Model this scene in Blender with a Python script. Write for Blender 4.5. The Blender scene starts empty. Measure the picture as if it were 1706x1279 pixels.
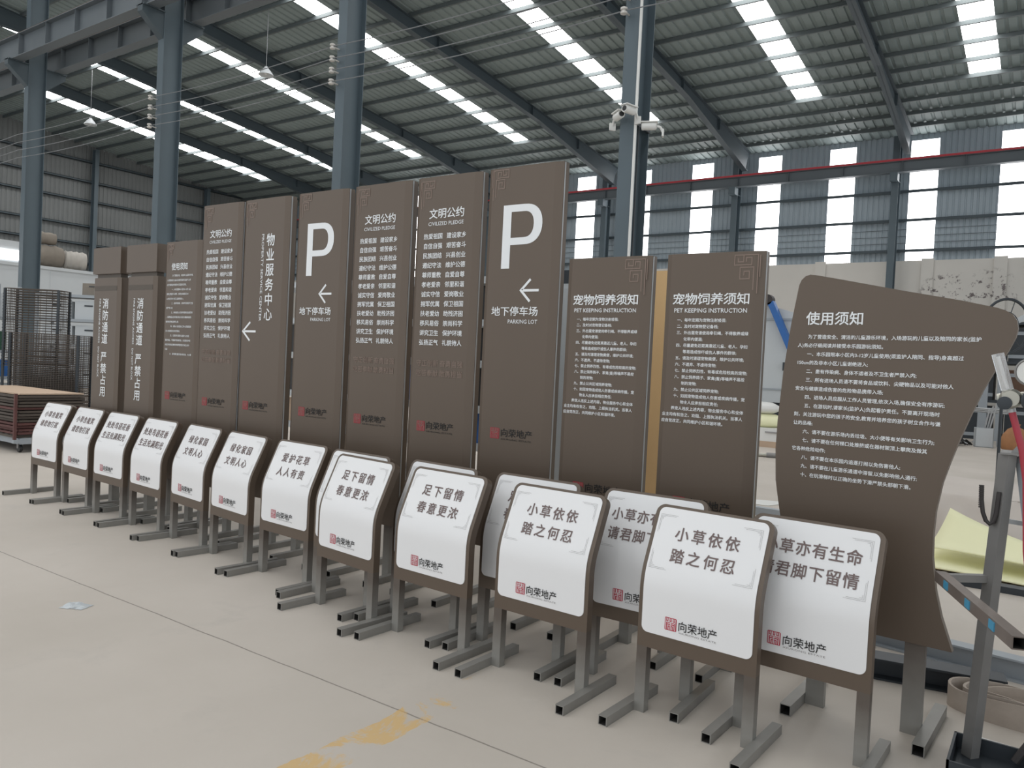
import bpy, bmesh, math, random
from mathutils import Vector, Matrix
random.seed(7)
SC = bpy.context.scene
COL = SC.collection
PI = math.pi

# ---------------------------------------------------------------- camera, world, exposure
def make_camera():
    yaw, pitch, roll, f = -0.606766586, -0.0247793284, 0.0488617353, 1299.37
    fwd = Vector((math.sin(yaw)*math.cos(pitch), math.cos(yaw)*math.cos(pitch), math.sin(pitch)))
    right = Vector((math.cos(yaw), -math.sin(yaw), 0.0))
    up = right.cross(fwd)
    c, s = math.cos(roll), math.sin(roll)
    r2 = right*c + up*s
    u2 = up*c - right*s
    cd = bpy.data.cameras.new('camera')
    cd.sensor_width = 36.0
    cd.sensor_fit = 'HORIZONTAL'
    cd.lens = f/1706.0*36.0
    cd.clip_start = 0.05
    cd.clip_end = 300
    o = bpy.data.objects.new('camera', cd)
    m = Matrix.Identity(4)
    for i in range(3):
        m[i][0] = r2[i]; m[i][1] = u2[i]; m[i][2] = -fwd[i]
    m[0][3], m[1][3], m[2][3] = 0.0, 0.0, 1.55
    o.matrix_world = m
    COL.objects.link(o)
    SC.camera = o
make_camera()

WORLD_STRENGTH = 1.15
SKYLIGHT_POWER = 9.0
WINDOW_POWER = 5.0
w = bpy.data.worlds.new('overcast'); SC.world = w
w.use_nodes = True
bg = w.node_tree.nodes['Background']
bg.inputs['Color'].default_value = (0.93, 0.97, 1.0, 1)
bg.inputs['Strength'].default_value = WORLD_STRENGTH
vs = SC.view_settings
vs.view_transform = 'Standard'
try: vs.look = 'None'
except Exception: pass
vs.gamma = 1.0
vs.use_curve_mapping = False
vs.exposure = 0.0
try:
    SC.cycles.max_bounces = 8
    SC.cycles.diffuse_bounces = 5
    SC.cycles.sample_clamp_indirect = 6.0
    SC.cycles.use_denoising = True
except Exception:
    pass

# ---------------------------------------------------------------- materials
def srgb(r, g, b):
    def f(c):
        c /= 255.0
        return c/12.92 if c <= 0.04045 else ((c+0.055)/1.055)**2.4
    return (f(r), f(g), f(b), 1.0)

def mat(name, col, rough=0.6, metal=0.0, var=0.0, scale=6.0, bump=0.0, spec=0.5, emit=None, power=0.0, dust=None):
    m = bpy.data.materials.new(name); m.use_nodes = True
    nt = m.node_tree; b = nt.nodes['Principled BSDF']
    b.inputs['Base Color'].default_value = col
    b.inputs['Roughness'].default_value = rough
    b.inputs['Metallic'].default_value = metal
    if 'Specular IOR Level' in b.inputs: b.inputs['Specular IOR Level'].default_value = spec
    if emit is not None:
        b.inputs['Emission Color'].default_value = emit
        b.inputs['Emission Strength'].default_value = power
    if var > 0 or bump > 0:
        tc = nt.nodes.new('ShaderNodeTexCoord')
        nz = nt.nodes.new('ShaderNodeTexNoise')
        nz.inputs['Scale'].default_value = scale
        nz.inputs['Detail'].default_value = 5
        nt.links.new(tc.outputs['Object'], nz.inputs['Vector'])
        if var > 0:
            mx = nt.nodes.new('ShaderNodeMix'); mx.data_type = 'RGBA'
            d = dust or tuple(min(1, c*(1+var)) for c in col[:3])+(1,)
            mx.inputs['A'].default_value = tuple(c*(1-var) for c in col[:3])+(1,)
            mx.inputs['B'].default_value = d
            nt.links.new(nz.outputs['Fac'], mx.inputs['Factor'])
            nt.links.new(mx.outputs['Result'], b.inputs['Base Color'])
        if bump > 0:
            bp = nt.nodes.new('ShaderNodeBump'); bp.inputs['Strength'].default_value = bump
            bp.inputs['Distance'].default_value = 0.02
            nt.links.new(nz.outputs['Fac'], bp.inputs['Height'])
            nt.links.new(bp.outputs['Normal'], b.inputs['Normal'])
    return m

M = {}
M['brown'] = mat('brown_paint', (0.118, 0.088, 0.066, 1), 0.38, 0.15, 0.05, 2.5)
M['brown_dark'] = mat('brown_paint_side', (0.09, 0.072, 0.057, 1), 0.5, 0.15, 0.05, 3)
M['edge'] = mat('pale_edge_strip', (0.42, 0.43, 0.44, 1), 0.4, 0.3)
M['white'] = mat('white_panel', (0.80, 0.80, 0.81, 1), 0.28, 0.0, 0.02, 2)
M['letter_white'] = mat('white_lettering', (0.82, 0.84, 0.86, 1), 0.5)
M['letter_brown'] = mat('brown_lettering', (0.165, 0.12, 0.115, 1), 0.6)
M['letter_black'] = mat('black_lettering', (0.012, 0.011, 0.011, 1), 0.6)
M['letter_grey'] = mat('fine_grey_lettering', (0.30, 0.28, 0.28, 1), 0.6)
M['line_grey'] = mat('ornament_line', (0.30, 0.29, 0.29, 1), 0.6)
M['motif'] = mat('muted_motif', (0.215, 0.155, 0.125, 1), 0.5)
M['seal'] = mat('red_seal', (0.45, 0.012, 0.045, 1), 0.5)
M['seal_dull'] = mat('red_seal_on_brown', (0.36, 0.022, 0.04, 1), 0.5)
M['steel'] = mat('galvanised_tube', (0.27, 0.262, 0.245, 1), 0.5, 0.35, 0.16, 9)
M['tube_in'] = mat('tube_inside', (0.03, 0.028, 0.026, 1), 0.8)
M['col'] = mat('column_paint', (0.085, 0.115, 0.135, 1), 0.5, 0.05, 0.12, 1.5)
M['beam'] = mat('beam_paint', (0.055, 0.075, 0.088, 1), 0.55, 0.05, 0.12, 1.0)
M['purlin'] = mat('purlin_steel', (0.10, 0.12, 0.125, 1), 0.6, 0.1, 0.1, 2.0)
M['crane'] = mat('crane_beam_paint', (0.12, 0.14, 0.155, 1), 0.55, 0.05, 0.1, 1.0)
M['rail_red'] = mat('red_conductor_rail', (0.50, 0.045, 0.06, 1), 0.5)
M['rust'] = mat('rusty_rail', (0.13, 0.075, 0.05, 1), 0.7, 0.2, 0.3, 5)
M['roof'] = mat('roof_sheet', (0.225, 0.275, 0.275, 1), 0.62, 0.0, 0.12, 0.7)
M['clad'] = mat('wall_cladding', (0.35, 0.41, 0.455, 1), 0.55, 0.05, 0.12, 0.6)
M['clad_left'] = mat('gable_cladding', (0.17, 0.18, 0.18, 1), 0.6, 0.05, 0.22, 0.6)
M['plaster'] = mat('plastered_masonry', (0.66, 0.635, 0.595, 1), 0.9, 0, 0.14, 0.5, 0.2)
M['skylight'] = mat('skylight_panel', (0.8, 0.8, 0.8, 1), 0.6, emit=(1, 0.99, 0.975, 1), power=SKYLIGHT_POWER)
M['daylight'] = mat('daylight_panel', (0.8, 0.8, 0.8, 1), 0.6, emit=(1, 0.995, 1, 1), power=WINDOW_POWER)
M['wire'] = mat('dull_wire', (0.20, 0.21, 0.22, 1), 0.6, 0.4)
M['porcelain'] = mat('insulator_porcelain', (0.55, 0.53, 0.50, 1), 0.4)
M['white_plastic'] = mat('white_plastic', (0.72, 0.72, 0.70, 1), 0.4)
M['black'] = mat('black_plastic', (0.015, 0.015, 0.016, 1), 0.45)
M['dark'] = mat('dark_painted_steel', (0.035, 0.042, 0.05, 1), 0.5, 0.2, 0.15, 4)
M['mesh_steel'] = mat('brown_mesh_wire', (0.095, 0.078, 0.066, 1), 0.6, 0.4, 0.2, 6)
M['mesh_red'] = mat('reddish_mesh_wire', (0.12, 0.052, 0.048, 1), 0.65, 0.3, 0.25, 6)
M['card'] = mat('cardboard', (0.50, 0.37, 0.27, 1), 0.85, 0, 0.08, 3)
M['ply'] = mat('orange_plywood', (0.78, 0.52, 0.26, 1), 0.7, 0, 0.12, 2)
M['greywhite'] = mat('pale_grey_panel', (0.50, 0.53, 0.55, 1), 0.5, 0.05, 0.04, 2)
M['greypaint'] = mat('grey_painted_metal', (0.32, 0.35, 0.38, 1), 0.5, 0.1, 0.06, 3)
M['blue'] = mat('blue_paint', (0.02, 0.12, 0.38, 1), 0.45, 0, 0.1, 8)
M['felt'] = mat('brown_felt_roll', (0.22, 0.195, 0.165, 1), 0.95, 0, 0.2, 3, 0.4)
M['felt2'] = mat('pale_felt_roll', (0.42, 0.40, 0.37, 1), 0.95, 0, 0.15, 3, 0.4)
M['cloth'] = mat('pale_dust_sheet', (0.55, 0.50, 0.46, 1), 0.85, 0, 0.08, 2.0, 0.35)
M['foam'] = mat('yellow_foam_sheet', (0.84, 0.83, 0.55, 1), 0.8, 0, 0.04, 2)
M['amber'] = mat('amber_film', (0.55, 0.30, 0.05, 1), 0.5)
M['sling'] = mat('worn_webbing', (0.42, 0.36, 0.31, 1), 0.9, 0, 0.2, 12, 0.3)
M['red_hose'] = mat('red_hose', (0.34, 0.03, 0.05, 1), 0.45)
M['brass'] = mat('nickel_fitting', (0.42, 0.41, 0.36, 1), 0.35, 0.7, 0.1, 9)
M['dial'] = mat('gauge_dial', (0.70, 0.70, 0.68, 1), 0.4)
M['cyl'] = mat('grey_gas_cylinder', (0.40, 0.42, 0.40, 1), 0.5, 0.1, 0.06, 3)
M['rebar'] = mat('rebar_steel', (0.055, 0.05, 0.05, 1), 0.6, 0.5, 0.2, 20)
M['stand'] = mat('stand_steel', (0.22, 0.215, 0.21, 1), 0.5, 0.4, 0.2, 6)
M['leather'] = mat('tan_leather', (0.34, 0.16, 0.07, 1), 0.7, 0, 0.2, 6)
M['brown_steel'] = mat('brown_steel_tube', (0.21, 0.175, 0.155, 1), 0.5, 0.35, 0.25, 7)
M['cyan'] = mat('blue_sticker', (0.06, 0.28, 0.45, 1), 0.5)
M['green'] = mat('green_strap', (0.03, 0.10, 0.06, 1), 0.7)

def clear_plastic():
    m = mat('clear_acrylic', (0.92, 0.93, 0.95, 1), 0.08)
    b = m.node_tree.nodes['Principled BSDF']
    b.inputs['Transmission Weight'].default_value = 0.75
    b.inputs['IOR'].default_value = 1.2
    return m
M['clear'] = clear_plastic()

def leg_material(name, lo, hi, topcol):
    """brown overspray that thins out down the bare galvanised leg"""
    m = mat(name, (0.3, 0.3, 0.3, 1), 0.5, 0.3)
    nt = m.node_tree; b = nt.nodes['Principled BSDF']
    tc = nt.nodes.new('ShaderNodeTexCoord'); sp = nt.nodes.new('ShaderNodeSeparateXYZ')
    nz = nt.nodes.new('ShaderNodeTexNoise'); nz.inputs['Scale'].default_value = 14
    nt.links.new(tc.outputs['Object'], nz.inputs['Vector'])
    nt.links.new(tc.outputs['Object'], sp.inputs['Vector'])
    ad = nt.nodes.new('ShaderNodeMath'); ad.operation = 'MULTIPLY_ADD'
    ad.inputs[1].default_value = 0.10; ad.inputs[2].default_value = -0.05
    nt.links.new(nz.outputs['Fac'], ad.inputs[0])
    a2 = nt.nodes.new('ShaderNodeMath'); a2.operation = 'ADD'
    nt.links.new(ad.outputs[0], a2.inputs[0]); nt.links.new(sp.outputs['Z'], a2.inputs[1])
    mr = nt.nodes.new('ShaderNodeMapRange')
    mr.inputs['From Min'].default_value = lo; mr.inputs['From Max'].default_value = hi
    nt.links.new(a2.outputs[0], mr.inputs['Value'])
    mx = nt.nodes.new('ShaderNodeMix'); mx.data_type = 'RGBA'
    mx.inputs['A'].default_value = (0.275, 0.267, 0.248, 1); mx.inputs['B'].default_value = topcol
    nt.links.new(mr.outputs[0], mx.inputs['Factor'])
    nt.links.new(mx.outputs['Result'], b.inputs['Base Color'])
    return m
M['leg'] = leg_material('leg_overspray', 0.05, 0.27, (0.12, 0.10, 0.085, 1))
M['leg_tall'] = leg_material('tall_leg_overspray', 0.05, 0.45, (0.10, 0.08, 0.068, 1))

def floor_material():
    m = mat('concrete_floor', (0.5, 0.47, 0.43, 1), 0.62)
    nt = m.node_tree; N = nt.nodes; L = nt.links; b = N['Principled BSDF']
    tc = N.new('ShaderNodeTexCoord'); sp = N.new('ShaderNodeSeparateXYZ')
    L.new(tc.outputs['Object'], sp.inputs['Vector'])
    def noise(scale, detail=5, rough=0.55, dist=0.0):
        n = N.new('ShaderNodeTexNoise'); n.inputs['Scale'].default_value = scale
        n.inputs['Detail'].default_value = detail; n.inputs['Roughness'].default_value = rough
        n.inputs['Distortion'].default_value = dist
        L.new(tc.outputs['Object'], n.inputs['Vector']); return n.outputs['Fac']
    def math_(op, a, b_=None, c=None):
        n = N.new('ShaderNodeMath'); n.operation = op
        for i, v in enumerate((a, b_, c)):
            if v is None: continue
            if isinstance(v, (int, float)): n.inputs[i].default_value = v
            else: L.new(v, n.inputs[i])
        return n.outputs[0]
    def ramp(v, lo, hi):
        n = N.new('ShaderNodeMapRange'); n.inputs['From Min'].default_value = lo; n.inputs['From Max'].default_value = hi
        L.new(v, n.inputs['Value']); return n.outputs[0]
    def mix(f, a, b_):
        n = N.new('ShaderNodeMix'); n.data_type = 'RGBA'
        L.new(f, n.inputs['Factor'])
        for k, v in (('A', a), ('B', b_)):
            if isinstance(v, tuple): n.inputs[k].default_value = v
            else: L.new(v, n.inputs[k])
        return n.outputs['Result']
    base = mix(ramp(noise(0.55, 6), 0.3, 0.7), (0.47, 0.425, 0.375, 1), (0.56, 0.51, 0.46, 1))
    base = mix(math_('MULTIPLY', ramp(noise(2.2, 8, 0.65, 0.4), 0.58, 0.80), 0.45), base, (0.39, 0.365, 0.335, 1))
    base = mix(math_('MULTIPLY', ramp(noise(6.5, 4, 0.6), 0.68, 0.80), 0.35), base, (0.58, 0.55, 0.50, 1))
    X, Y = sp.outputs['X'], sp.outputs['Y']
    # sawn joints
    def joint(axis, period, offset, half):
        a = math_('ADD', axis, offset)
        a = math_('ADD', a, math_('MULTIPLY', math_('SUBTRACT', noise(3.0, 3), 0.5), 0.02))
        d = math_('ABSOLUTE', math_('SUBTRACT', math_('MODULO', math_('ADD', a, 600.0), period), period/2))
        return math_('LESS_THAN', d, half)
    j1 = joint(Y, 6.0, 0.44, 0.0045)
    base = mix(math_('MULTIPLY', j1, 0.75), base, (0.16, 0.14, 0.12, 1))
    # worn yellow lane stripe along Y
    wob = math_('MULTIPLY', math_('SUBTRACT', noise(4.0, 5), 0.5), 0.10)
    dx = math_('ABSOLUTE', math_('ADD', math_('ADD', X, 2.215), wob))
    band = math_('LESS_THAN', dx, 0.088)
    ylim = math_('LESS_THAN', Y, 3.15)
    wear = math_('ADD', noise(3.2, 7, 0.7, 0.6), math_('MULTIPLY', math_('SUBTRACT', 2.62, Y), 0.16))
    keep = ramp(wear, 0.50, 0.56)
    f = math_('MULTIPLY', math_('MULTIPLY', band, ylim), math_('MULTIPLY', keep, 0.72))
    base = mix(f, base, (0.62, 0.39, 0.12, 1))
    L.new(base, b.inputs['Base Color'])
    r = N.new('ShaderNodeMapRange'); r.inputs['To Min'].default_value = 0.45; r.inputs['To Max'].default_value = 0.75
    L.new(noise(1.3, 4), r.inputs['Value']); L.new(r.outputs[0], b.inputs['Roughness'])
    bp = N.new('ShaderNodeBump'); bp.inputs['Strength'].default_value = 0.06; bp.inputs['Distance'].default_value = 0.01
    L.new(noise(30, 3), bp.inputs['Height']); L.new(bp.outputs['Normal'], b.inputs['Normal'])
    return m
M['floor'] = floor_material()

def stained_plaster():
    m = M['plaster']; nt = m.node_tree; N = nt.nodes; L = nt.links; b = N['Principled BSDF']
    tc = N.new('ShaderNodeTexCoord')
    n = N.new('ShaderNodeTexNoise'); n.inputs['Scale'].default_value = 4.5; n.inputs['Detail'].default_value = 8; n.inputs['Roughness'].default_value = 0.7
    L.new(tc.outputs['Object'], n.inputs['Vector'])
    def patch(c, r):
        d = N.new('ShaderNodeVectorMath'); d.operation = 'DISTANCE'; d.inputs[1].default_value = c
        L.new(tc.outputs['Object'], d.inputs[0])
        q = N.new('ShaderNodeMapRange'); q.inputs['From Min'].default_value = r; q.inputs['From Max'].default_value = r*.5
        L.new(d.outputs['Value'], q.inputs['Value']); return q.outputs[0]
    mk = N.new('ShaderNodeMath'); mk.operation = 'MAXIMUM'
    L.new(patch((-3.35, 31.98, 4.75), 1.0), mk.inputs[0]); L.new(patch((-2.0, 31.98, 4.9), .9), mk.inputs[1])
    r1 = N.new('ShaderNodeMapRange'); r1.inputs['From Min'].default_value = 0.55; r1.inputs['From Max'].default_value = 0.60
    r2 = N.new('ShaderNodeMapRange'); r2.inputs['From Min'].default_value = 0.0; r2.inputs['From Max'].default_value = 0.6
    L.new(n.outputs['Fac'], r1.inputs['Value']); L.new(mk.outputs[0], r2.inputs['Value'])
    mu = N.new('ShaderNodeMath'); mu.operation = 'MULTIPLY'
    L.new(r1.outputs[0], mu.inputs[0]); L.new(r2.outputs[0], mu.inputs[1])
    old = b.inputs['Base Color'].links[0].from_socket
    mx = N.new('ShaderNodeMix'); mx.data_type = 'RGBA'
    L.new(mu.outputs[0], mx.inputs['Factor']); L.new(old, mx.inputs['A'])
    mx.inputs['B'].default_value = (0.17, 0.145, 0.145, 1)
    L.new(mx.outputs['Result'], b.inputs['Base Color'])
stained_plaster()

# ---------------------------------------------------------------- mesh builder
class MB:
    def __init__(s): s.v = []; s.f = []; s.m = []; s.cur = 0
    def mat(s, i): s.cur = i; return s
    def add(s, vs, fs):
        n = len(s.v); s.v += [tuple(p) for p in vs]
        for f in fs: s.f.append(tuple(i+n for i in f)); s.m.append(s.cur)
        return s
    def box(s, a, b):
        x0, y0, z0 = a; x1, y1, z1 = b
        return s.add([(x0,y0,z0),(x1,y0,z0),(x1,y1,z0),(x0,y1,z0),(x0,y0,z1),(x1,y0,z1),(x1,y1,z1),(x0,y1,z1)],
                     [(0,3,2,1),(4,5,6,7),(0,1,5,4),(1,2,6,5),(2,3,7,6),(3,0,4,7)])
    def prism(s, poly, axis, a, b):
        """poly: 2D points counter-clockwise; axis 'x','y','z' extruded a..b"""
        def P(p, t):
            if axis == 'z': return (p[0], p[1], t)
            if axis == 'y': return (p[0], t, p[1])
            return (t, p[0], p[1])
        n = len(poly)
        vs = [P(p, a) for p in poly] + [P(p, b) for p in poly]
        fs = [tuple(range(n))[::-1], tuple(range(n, 2*n))]
        fs += [(i, (i+1) % n, n+(i+1) % n, n+i) for i in range(n)]
        return s.add(vs, fs)
    def bar(s, p, q, w, h=None, up=(0, 0, 1)):
        """solid rectangular bar between two points"""
        h = h or w
        p, q = Vector(p), Vector(q); d = (q-p).normalized(); up = Vector(up)
        if abs(d.dot(up)) > 0.98: up = Vector((0, 1, 0))
        a = d.cross(up).normalized(); b = a.cross(d).normalized()
        c = [a*(-w/2)+b*(-h/2), a*(w/2)+b*(-h/2), a*(w/2)+b*(h/2), a*(-w/2)+b*(h/2)]
        return s.add([p+k for k in c]+[q+k for k in c], [(3,2,1,0),(4,5,6,7),(0,1,5,4),(1,2,6,5),(2,3,7,6),(3,0,4,7)])
    def tube(s, pts, r, n=8, cap=True):
        pts = [Vector(p) for p in pts]; base = len(s.v); rings = []
        prev = None
        for i, p in enumerate(pts):
            if i == 0: d = pts[1]-p
            elif i == len(pts)-1: d = p-pts[i-1]
            else: d = pts[i+1]-pts[i-1]
            d.normalize()
            if prev is None:
                u = Vector((0, 0, 1)) if abs(d.z) < 0.9 else Vector((1, 0, 0))
                a = d.cross(u).normalized()
            else:
                a = (prev - d*prev.dot(d)).normalized()
            prev = a; b = d.cross(a)
            rr = r[i] if isinstance(r, (list, tuple)) else r
            rings.append([p + a*(rr*math.cos(2*PI*k/n)) + b*(rr*math.sin(2*PI*k/n)) for k in range(n)])
        vs = [v for ring in rings for v in ring]; fs = []
        for i in range(len(pts)-1):
            for k in range(n):
                fs.append((i*n+k, i*n+(k+1) % n, (i+1)*n+(k+1) % n, (i+1)*n+k))
        if cap:
            fs.append(tuple(range(n))[::-1]); fs.append(tuple((len(pts)-1)*n+k for k in range(n)))
        return s.add(vs, fs)
    def lathe(s, prof, c, n=24, axis='z'):
        """prof [(r, h)]"""
        vs = []; fs = []
        for r, hh in prof:
            for k in range(n):
                a = 2*PI*k/n; x, y = r*math.cos(a), r*math.sin(a)
                vs.append((c[0]+x, c[1]+y, c[2]+hh) if axis == 'z' else ((c[0]+x, c[1]-hh, c[2]+y) if axis == 'y' else (c[0]+hh, c[1]+x, c[2]+y)))
        for i in range(len(prof)-1):
            for k in range(n): fs.append((i*n+k, i*n+(k+1) % n, (i+1)*n+(k+1) % n, (i+1)*n+k))
        fs.append(tuple(range(n))[::-1]); fs.append(tuple((len(prof)-1)*n+k for k in range(n)))
        return s.add(vs, fs)
    def sqtube(s, p, q, w, t=0.004, up=(0, 0, 1)):
        """hollow square tube with open ends; inside uses material cur+1"""
        p, q = Vector(p), Vector(q); d = (q-p).normalized(); up = Vector(up)
        if abs(d.dot(up)) > 0.98: up = Vector((0, 1, 0))
        a = d.cross(up).normalized(); b = a.cross(d).normalized()
        def sq(o, k): return [o+a*(-k)+b*(-k), o+a*k+b*(-k), o+a*k+b*k, o+a*(-k)+b*k]
        k, i = w/2, w/2-t
        vs = sq(p, k)+sq(q, k)+sq(p, i)+sq(q, i)
        c0 = s.cur
        s.add(vs, [(0,1,5,4),(1,2,6,5),(2,3,7,6),(3,0,4,7)] +
              [(j, 8+j, 8+(j+1) % 4, (j+1) % 4) for j in range(4)] +
              [(4+j, 4+(j+1) % 4, 12+(j+1) % 4, 12+j) for j in range(4)])
        s.cur = c0+1
        s.add(vs[8:], [(0,4,5,1),(1,5,6,2),(2,6,7,3),(3,7,4,0)])
        s.cur = c0
        return s
    def mesh(s, name, mats, smooth=None):
        me = bpy.data.meshes.new(name)
        me.from_pydata(s.v, [], s.f); me.update()
        for k in (mats if isinstance(mats, (list, tuple)) else [mats]): me.materials.append(k)
        for p, i in zip(me.polygons, s.m): p.material_index = min(i, len(me.materials)-1)
        bm = bmesh.new(); bm.from_mesh(me); bmesh.ops.recalc_face_normals(bm, faces=bm.faces); bm.to_mesh(me); bm.free()
        if smooth:
            for p in me.polygons: p.use_smooth = True
            me.set_sharp_from_angle(angle=math.radians(smooth))
        return me
    def build(s, name, mats, parent=None, smooth=None):
        return obj(name, s.mesh(name, mats, smooth), parent)

def obj(name, me, parent=None):
    o = bpy.data.objects.new(name, me); COL.objects.link(o)
    if parent: o.parent = parent
    return o
def thing(name, label, cat, loc=(0, 0, 0), rz=0, group=None):
    o = bpy.data.objects.new(name, None); COL.objects.link(o)
    o.location = loc; o.rotation_euler = (0, 0, rz); o['label'] = label; o['category'] = cat
    if group: o['group'] = group
    o.empty_display_size = 0.1
    return o
def tag(o, label, cat, group=None, kind=None):
    o['label'] = label; o['category'] = cat
    if group: o['group'] = group
    if kind: o['kind'] = kind
    return o
def struct(o, label=None, cat=None):
    o['kind'] = 'structure'
    if label: o['label'] = label
    if cat:
        o['category'] = cat
        if cat in ('purlin', 'girt', 'trim', 'skylight', 'window', 'beam', 'column'): o['group'] = '%ss of the shed' % cat
    return o

# ---------------------------------------------------------------- lettering
_tc = {}
def glyphs(s, bold=0.0):
    """flat outline mesh of a string: (verts 2D, faces, bbox) at em size 1"""
    key = (s, bold)
    if key in _tc: return _tc[key]
    c = bpy.data.curves.new('t', 'FONT'); c.body = s; c.size = 1; c.resolution_u = 2
    o = bpy.data.objects.new('t', c); COL.objects.link(o)
    dg = bpy.context.evaluated_depsgraph_get(); dg.update()
    me = bpy.data.meshes.new_from_object(o.evaluated_get(dg))
    vs = [(v.co.x, v.co.y) for v in me.vertices]; fs = [tuple(p.vertices) for p in me.polygons]
    if bold > 0:
        n0 = len(vs); v0, f0 = vs, fs; vs, fs = [], []
        for k, (a, b) in enumerate(((-1, -1), (1, 1), (-1, 1), (1, -1))):
            vs += [(x+a*bold, y+b*bold, k) for x, y in v0]; fs += [tuple(i+k*n0 for i in f) for f in f0]
    xs = [v[0] for v in vs] or [0]; ys = [v[1] for v in vs] or [0]
    _tc[key] = (vs, fs, (min(xs), max(xs), min(ys), max(ys)))
    bpy.data.objects.remove(o); bpy.data.curves.remove(c); bpy.data.meshes.remove(me)
    return _tc[key]

class Lay:
    """collects flat marks in (u, v) and maps them onto a surface"""
    def __init__(s): s.v = []; s.f = []; s.m = []; s.cur = 0
    def add(s, vs, fs):
        n = len(s.v); s.v += vs
        for f in fs: s.f.append(tuple(i+n for i in f)); s.m.append(s.cur)
    def text(s, t, u, v, em, width=None, bold=0.012, rot=False, height=None):
        vs, fs, (x0, x1, y0, y1) = glyphs(t, bold)
        sx = em if width is None else width/(x1-x0)
        sy = em if height is None else height/(y1-y0)
        ox = 0 if width is None else x0
        oy = 0 if height is None else y0
        if rot: s.add([(u+(p[1]-oy)*sy, v-(p[0]-ox)*sx)+tuple(p[2:]) for p in vs], fs)
        else: s.add([(u+(p[0]-ox)*sx, v+(p[1]-oy)*sy)+tuple(p[2:]) for p in vs], fs)
    def chars(s, t, u, v, w, h, pitch, bold=0.012, down=False):
        """one glyph per cell, cell width w and height h, stepping by pitch"""
        for i, ch in enumerate(t):
            vs, fs, _b = glyphs(ch, bold)
            a, b = (u, v-i*pitch) if down else (u+i*pitch, v)
            s.add([(a+p[0]*w, b+(p[1]+0.07)/0.92*h)+tuple(p[2:]) for p in vs], fs)
    def rect(s, u0, v0, u1, v1): s.add([(u0, v0), (u1, v0), (u1, v1), (u0, v1)], [(0, 1, 2, 3)])
    def line(s, p, q, w):
        d = Vector((q[0]-p[0], q[1]-p[1])); L = d.length
        if L < 1e-6: return
        d /= L; n = Vector((-d.y, d.x))*(w/2)
        s.add([(p[0]-n.x, p[1]-n.y), (q[0]-n.x, q[1]-n.y), (q[0]+n.x, q[1]+n.y), (p[0]+n.x, p[1]+n.y)], [(0, 1, 2, 3)])
    def path(s, pts, w):
        for i, (a, b) in enumerate(zip(pts, pts[1:])):
            d = Vector((b[0]-a[0], b[1]-a[1])); d = d/(d.length or 1)*(w/2)
            n0 = len(s.v)
            s.line((a[0]-d.x, a[1]-d.y), (b[0]+d.x, b[1]+d.y), w)
            s.v[n0:] = [(p[0], p[1], i % 4+(2 if len(pts) == 2 else 0)) for p in s.v[n0:]]
    def build(s, name, mats, fn, parent):
        me = bpy.data.meshes.new(name)
        me.from_pydata([fn(*p) for p in s.v], [], s.f)
        for k in (mats if isinstance(mats, (list, tuple)) else [mats]): me.materials.append(k)
        for p, i in zip(me.polygons, s.m): p.material_index = i
        me.update()
        return obj(name, me, parent)

def letter_p(L, u0, v0, u1, v1):
    W, H = u1-u0, v1-v0
    X = lambda k: u0+k*W
    Z = lambda k: v0+k*H
    st, hb = 0.213, 0.37       # stem width, bowl bottom
    th = 0.112
    L.rect(X(0), Z(0), X(st), Z(1))
    xc = X(0.54)
    L.rect(X(st), Z(1-th), xc, Z(1)); L.rect(X(st), Z(hb), xc, Z(hb+th))
    zc, ro, ri = Z((1+hb)/2), (Z(1)-Z(hb))/2, (Z(1-th)-Z(hb+th))/2
    rx, rxi = X(1)-xc, X(1)-xc-0.213*W
    n = 20; vs = []; fs = []
    for i in range(n+1):
        a = -PI/2+PI*i/n
        ce, se = abs(math.cos(a))**0.8, math.copysign(abs(math.sin(a))**0.9, math.sin(a))
        vs += [(xc+rx*ce, zc+ro*se), (xc+rxi*ce, zc+ri*se)]
    for i in range(n): fs.append((2*i, 2*i+2, 2*i+3, 2*i+1))
    L.add(vs, fs)

def arrow_left(L, tip, length, half, reach, w):
    x, z = tip
    L.line((x+w*0.5, z), (x+length, z), w)
    L.path([(x+reach, z+half), (x+w*0.3, z), (x+reach, z-half)], w)

def seal_mark(L, u, v, wd, ht, ci_bg, ci_fg):
    """square red seal with pale strokes"""
    c = L.cur
    L.cur = ci_bg
    r = 0.08*wd; n = 4; pts = []
    for cx, cz, a0 in ((u+wd-r, v+ht-r, 0), (u+r, v+ht-r, PI/2), (u+r, v+r, PI), (u+wd-r, v+r, 1.5*PI)):
        for i in range(n+1):
            a = a0+PI/2*i/n; pts.append((cx+r*math.cos(a), cz+r*math.sin(a)))
    L.add(pts, [tuple(range(len(pts)))])
    return c
def seal_strokes(L, u, v, wd, ht):
    X = lambda k: u+k*wd
    Z = lambda k: v+k*ht
    t = 0.05*wd
    def pl(*p): L.path([(X(a), Z(b)) for a, b in p], t)
    for x0 in (0.10, 0.38, 0.66):
        pl((x0, .93), (x0, .70)); pl((x0+.12, .93), (x0+.12, .78)); pl((x0+.24, .93), (x0+.24, .70))
    pl((.10, .66), (.90, .66)); pl((.10, .66), (.10, .08)); pl((.90, .66), (.90, .08))
    pl((.22, .54), (.78, .54)); pl((.50, .62), (.50, .08)); pl((.24, .40), (.24, .10)); pl((.76, .40), (.76, .10))
    pl((.24, .40), (.42, .40)); pl((.58, .40), (.76, .40)); pl((.38, .28), (.38, .08)); pl((.62, .28), (.62, .08))

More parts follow.
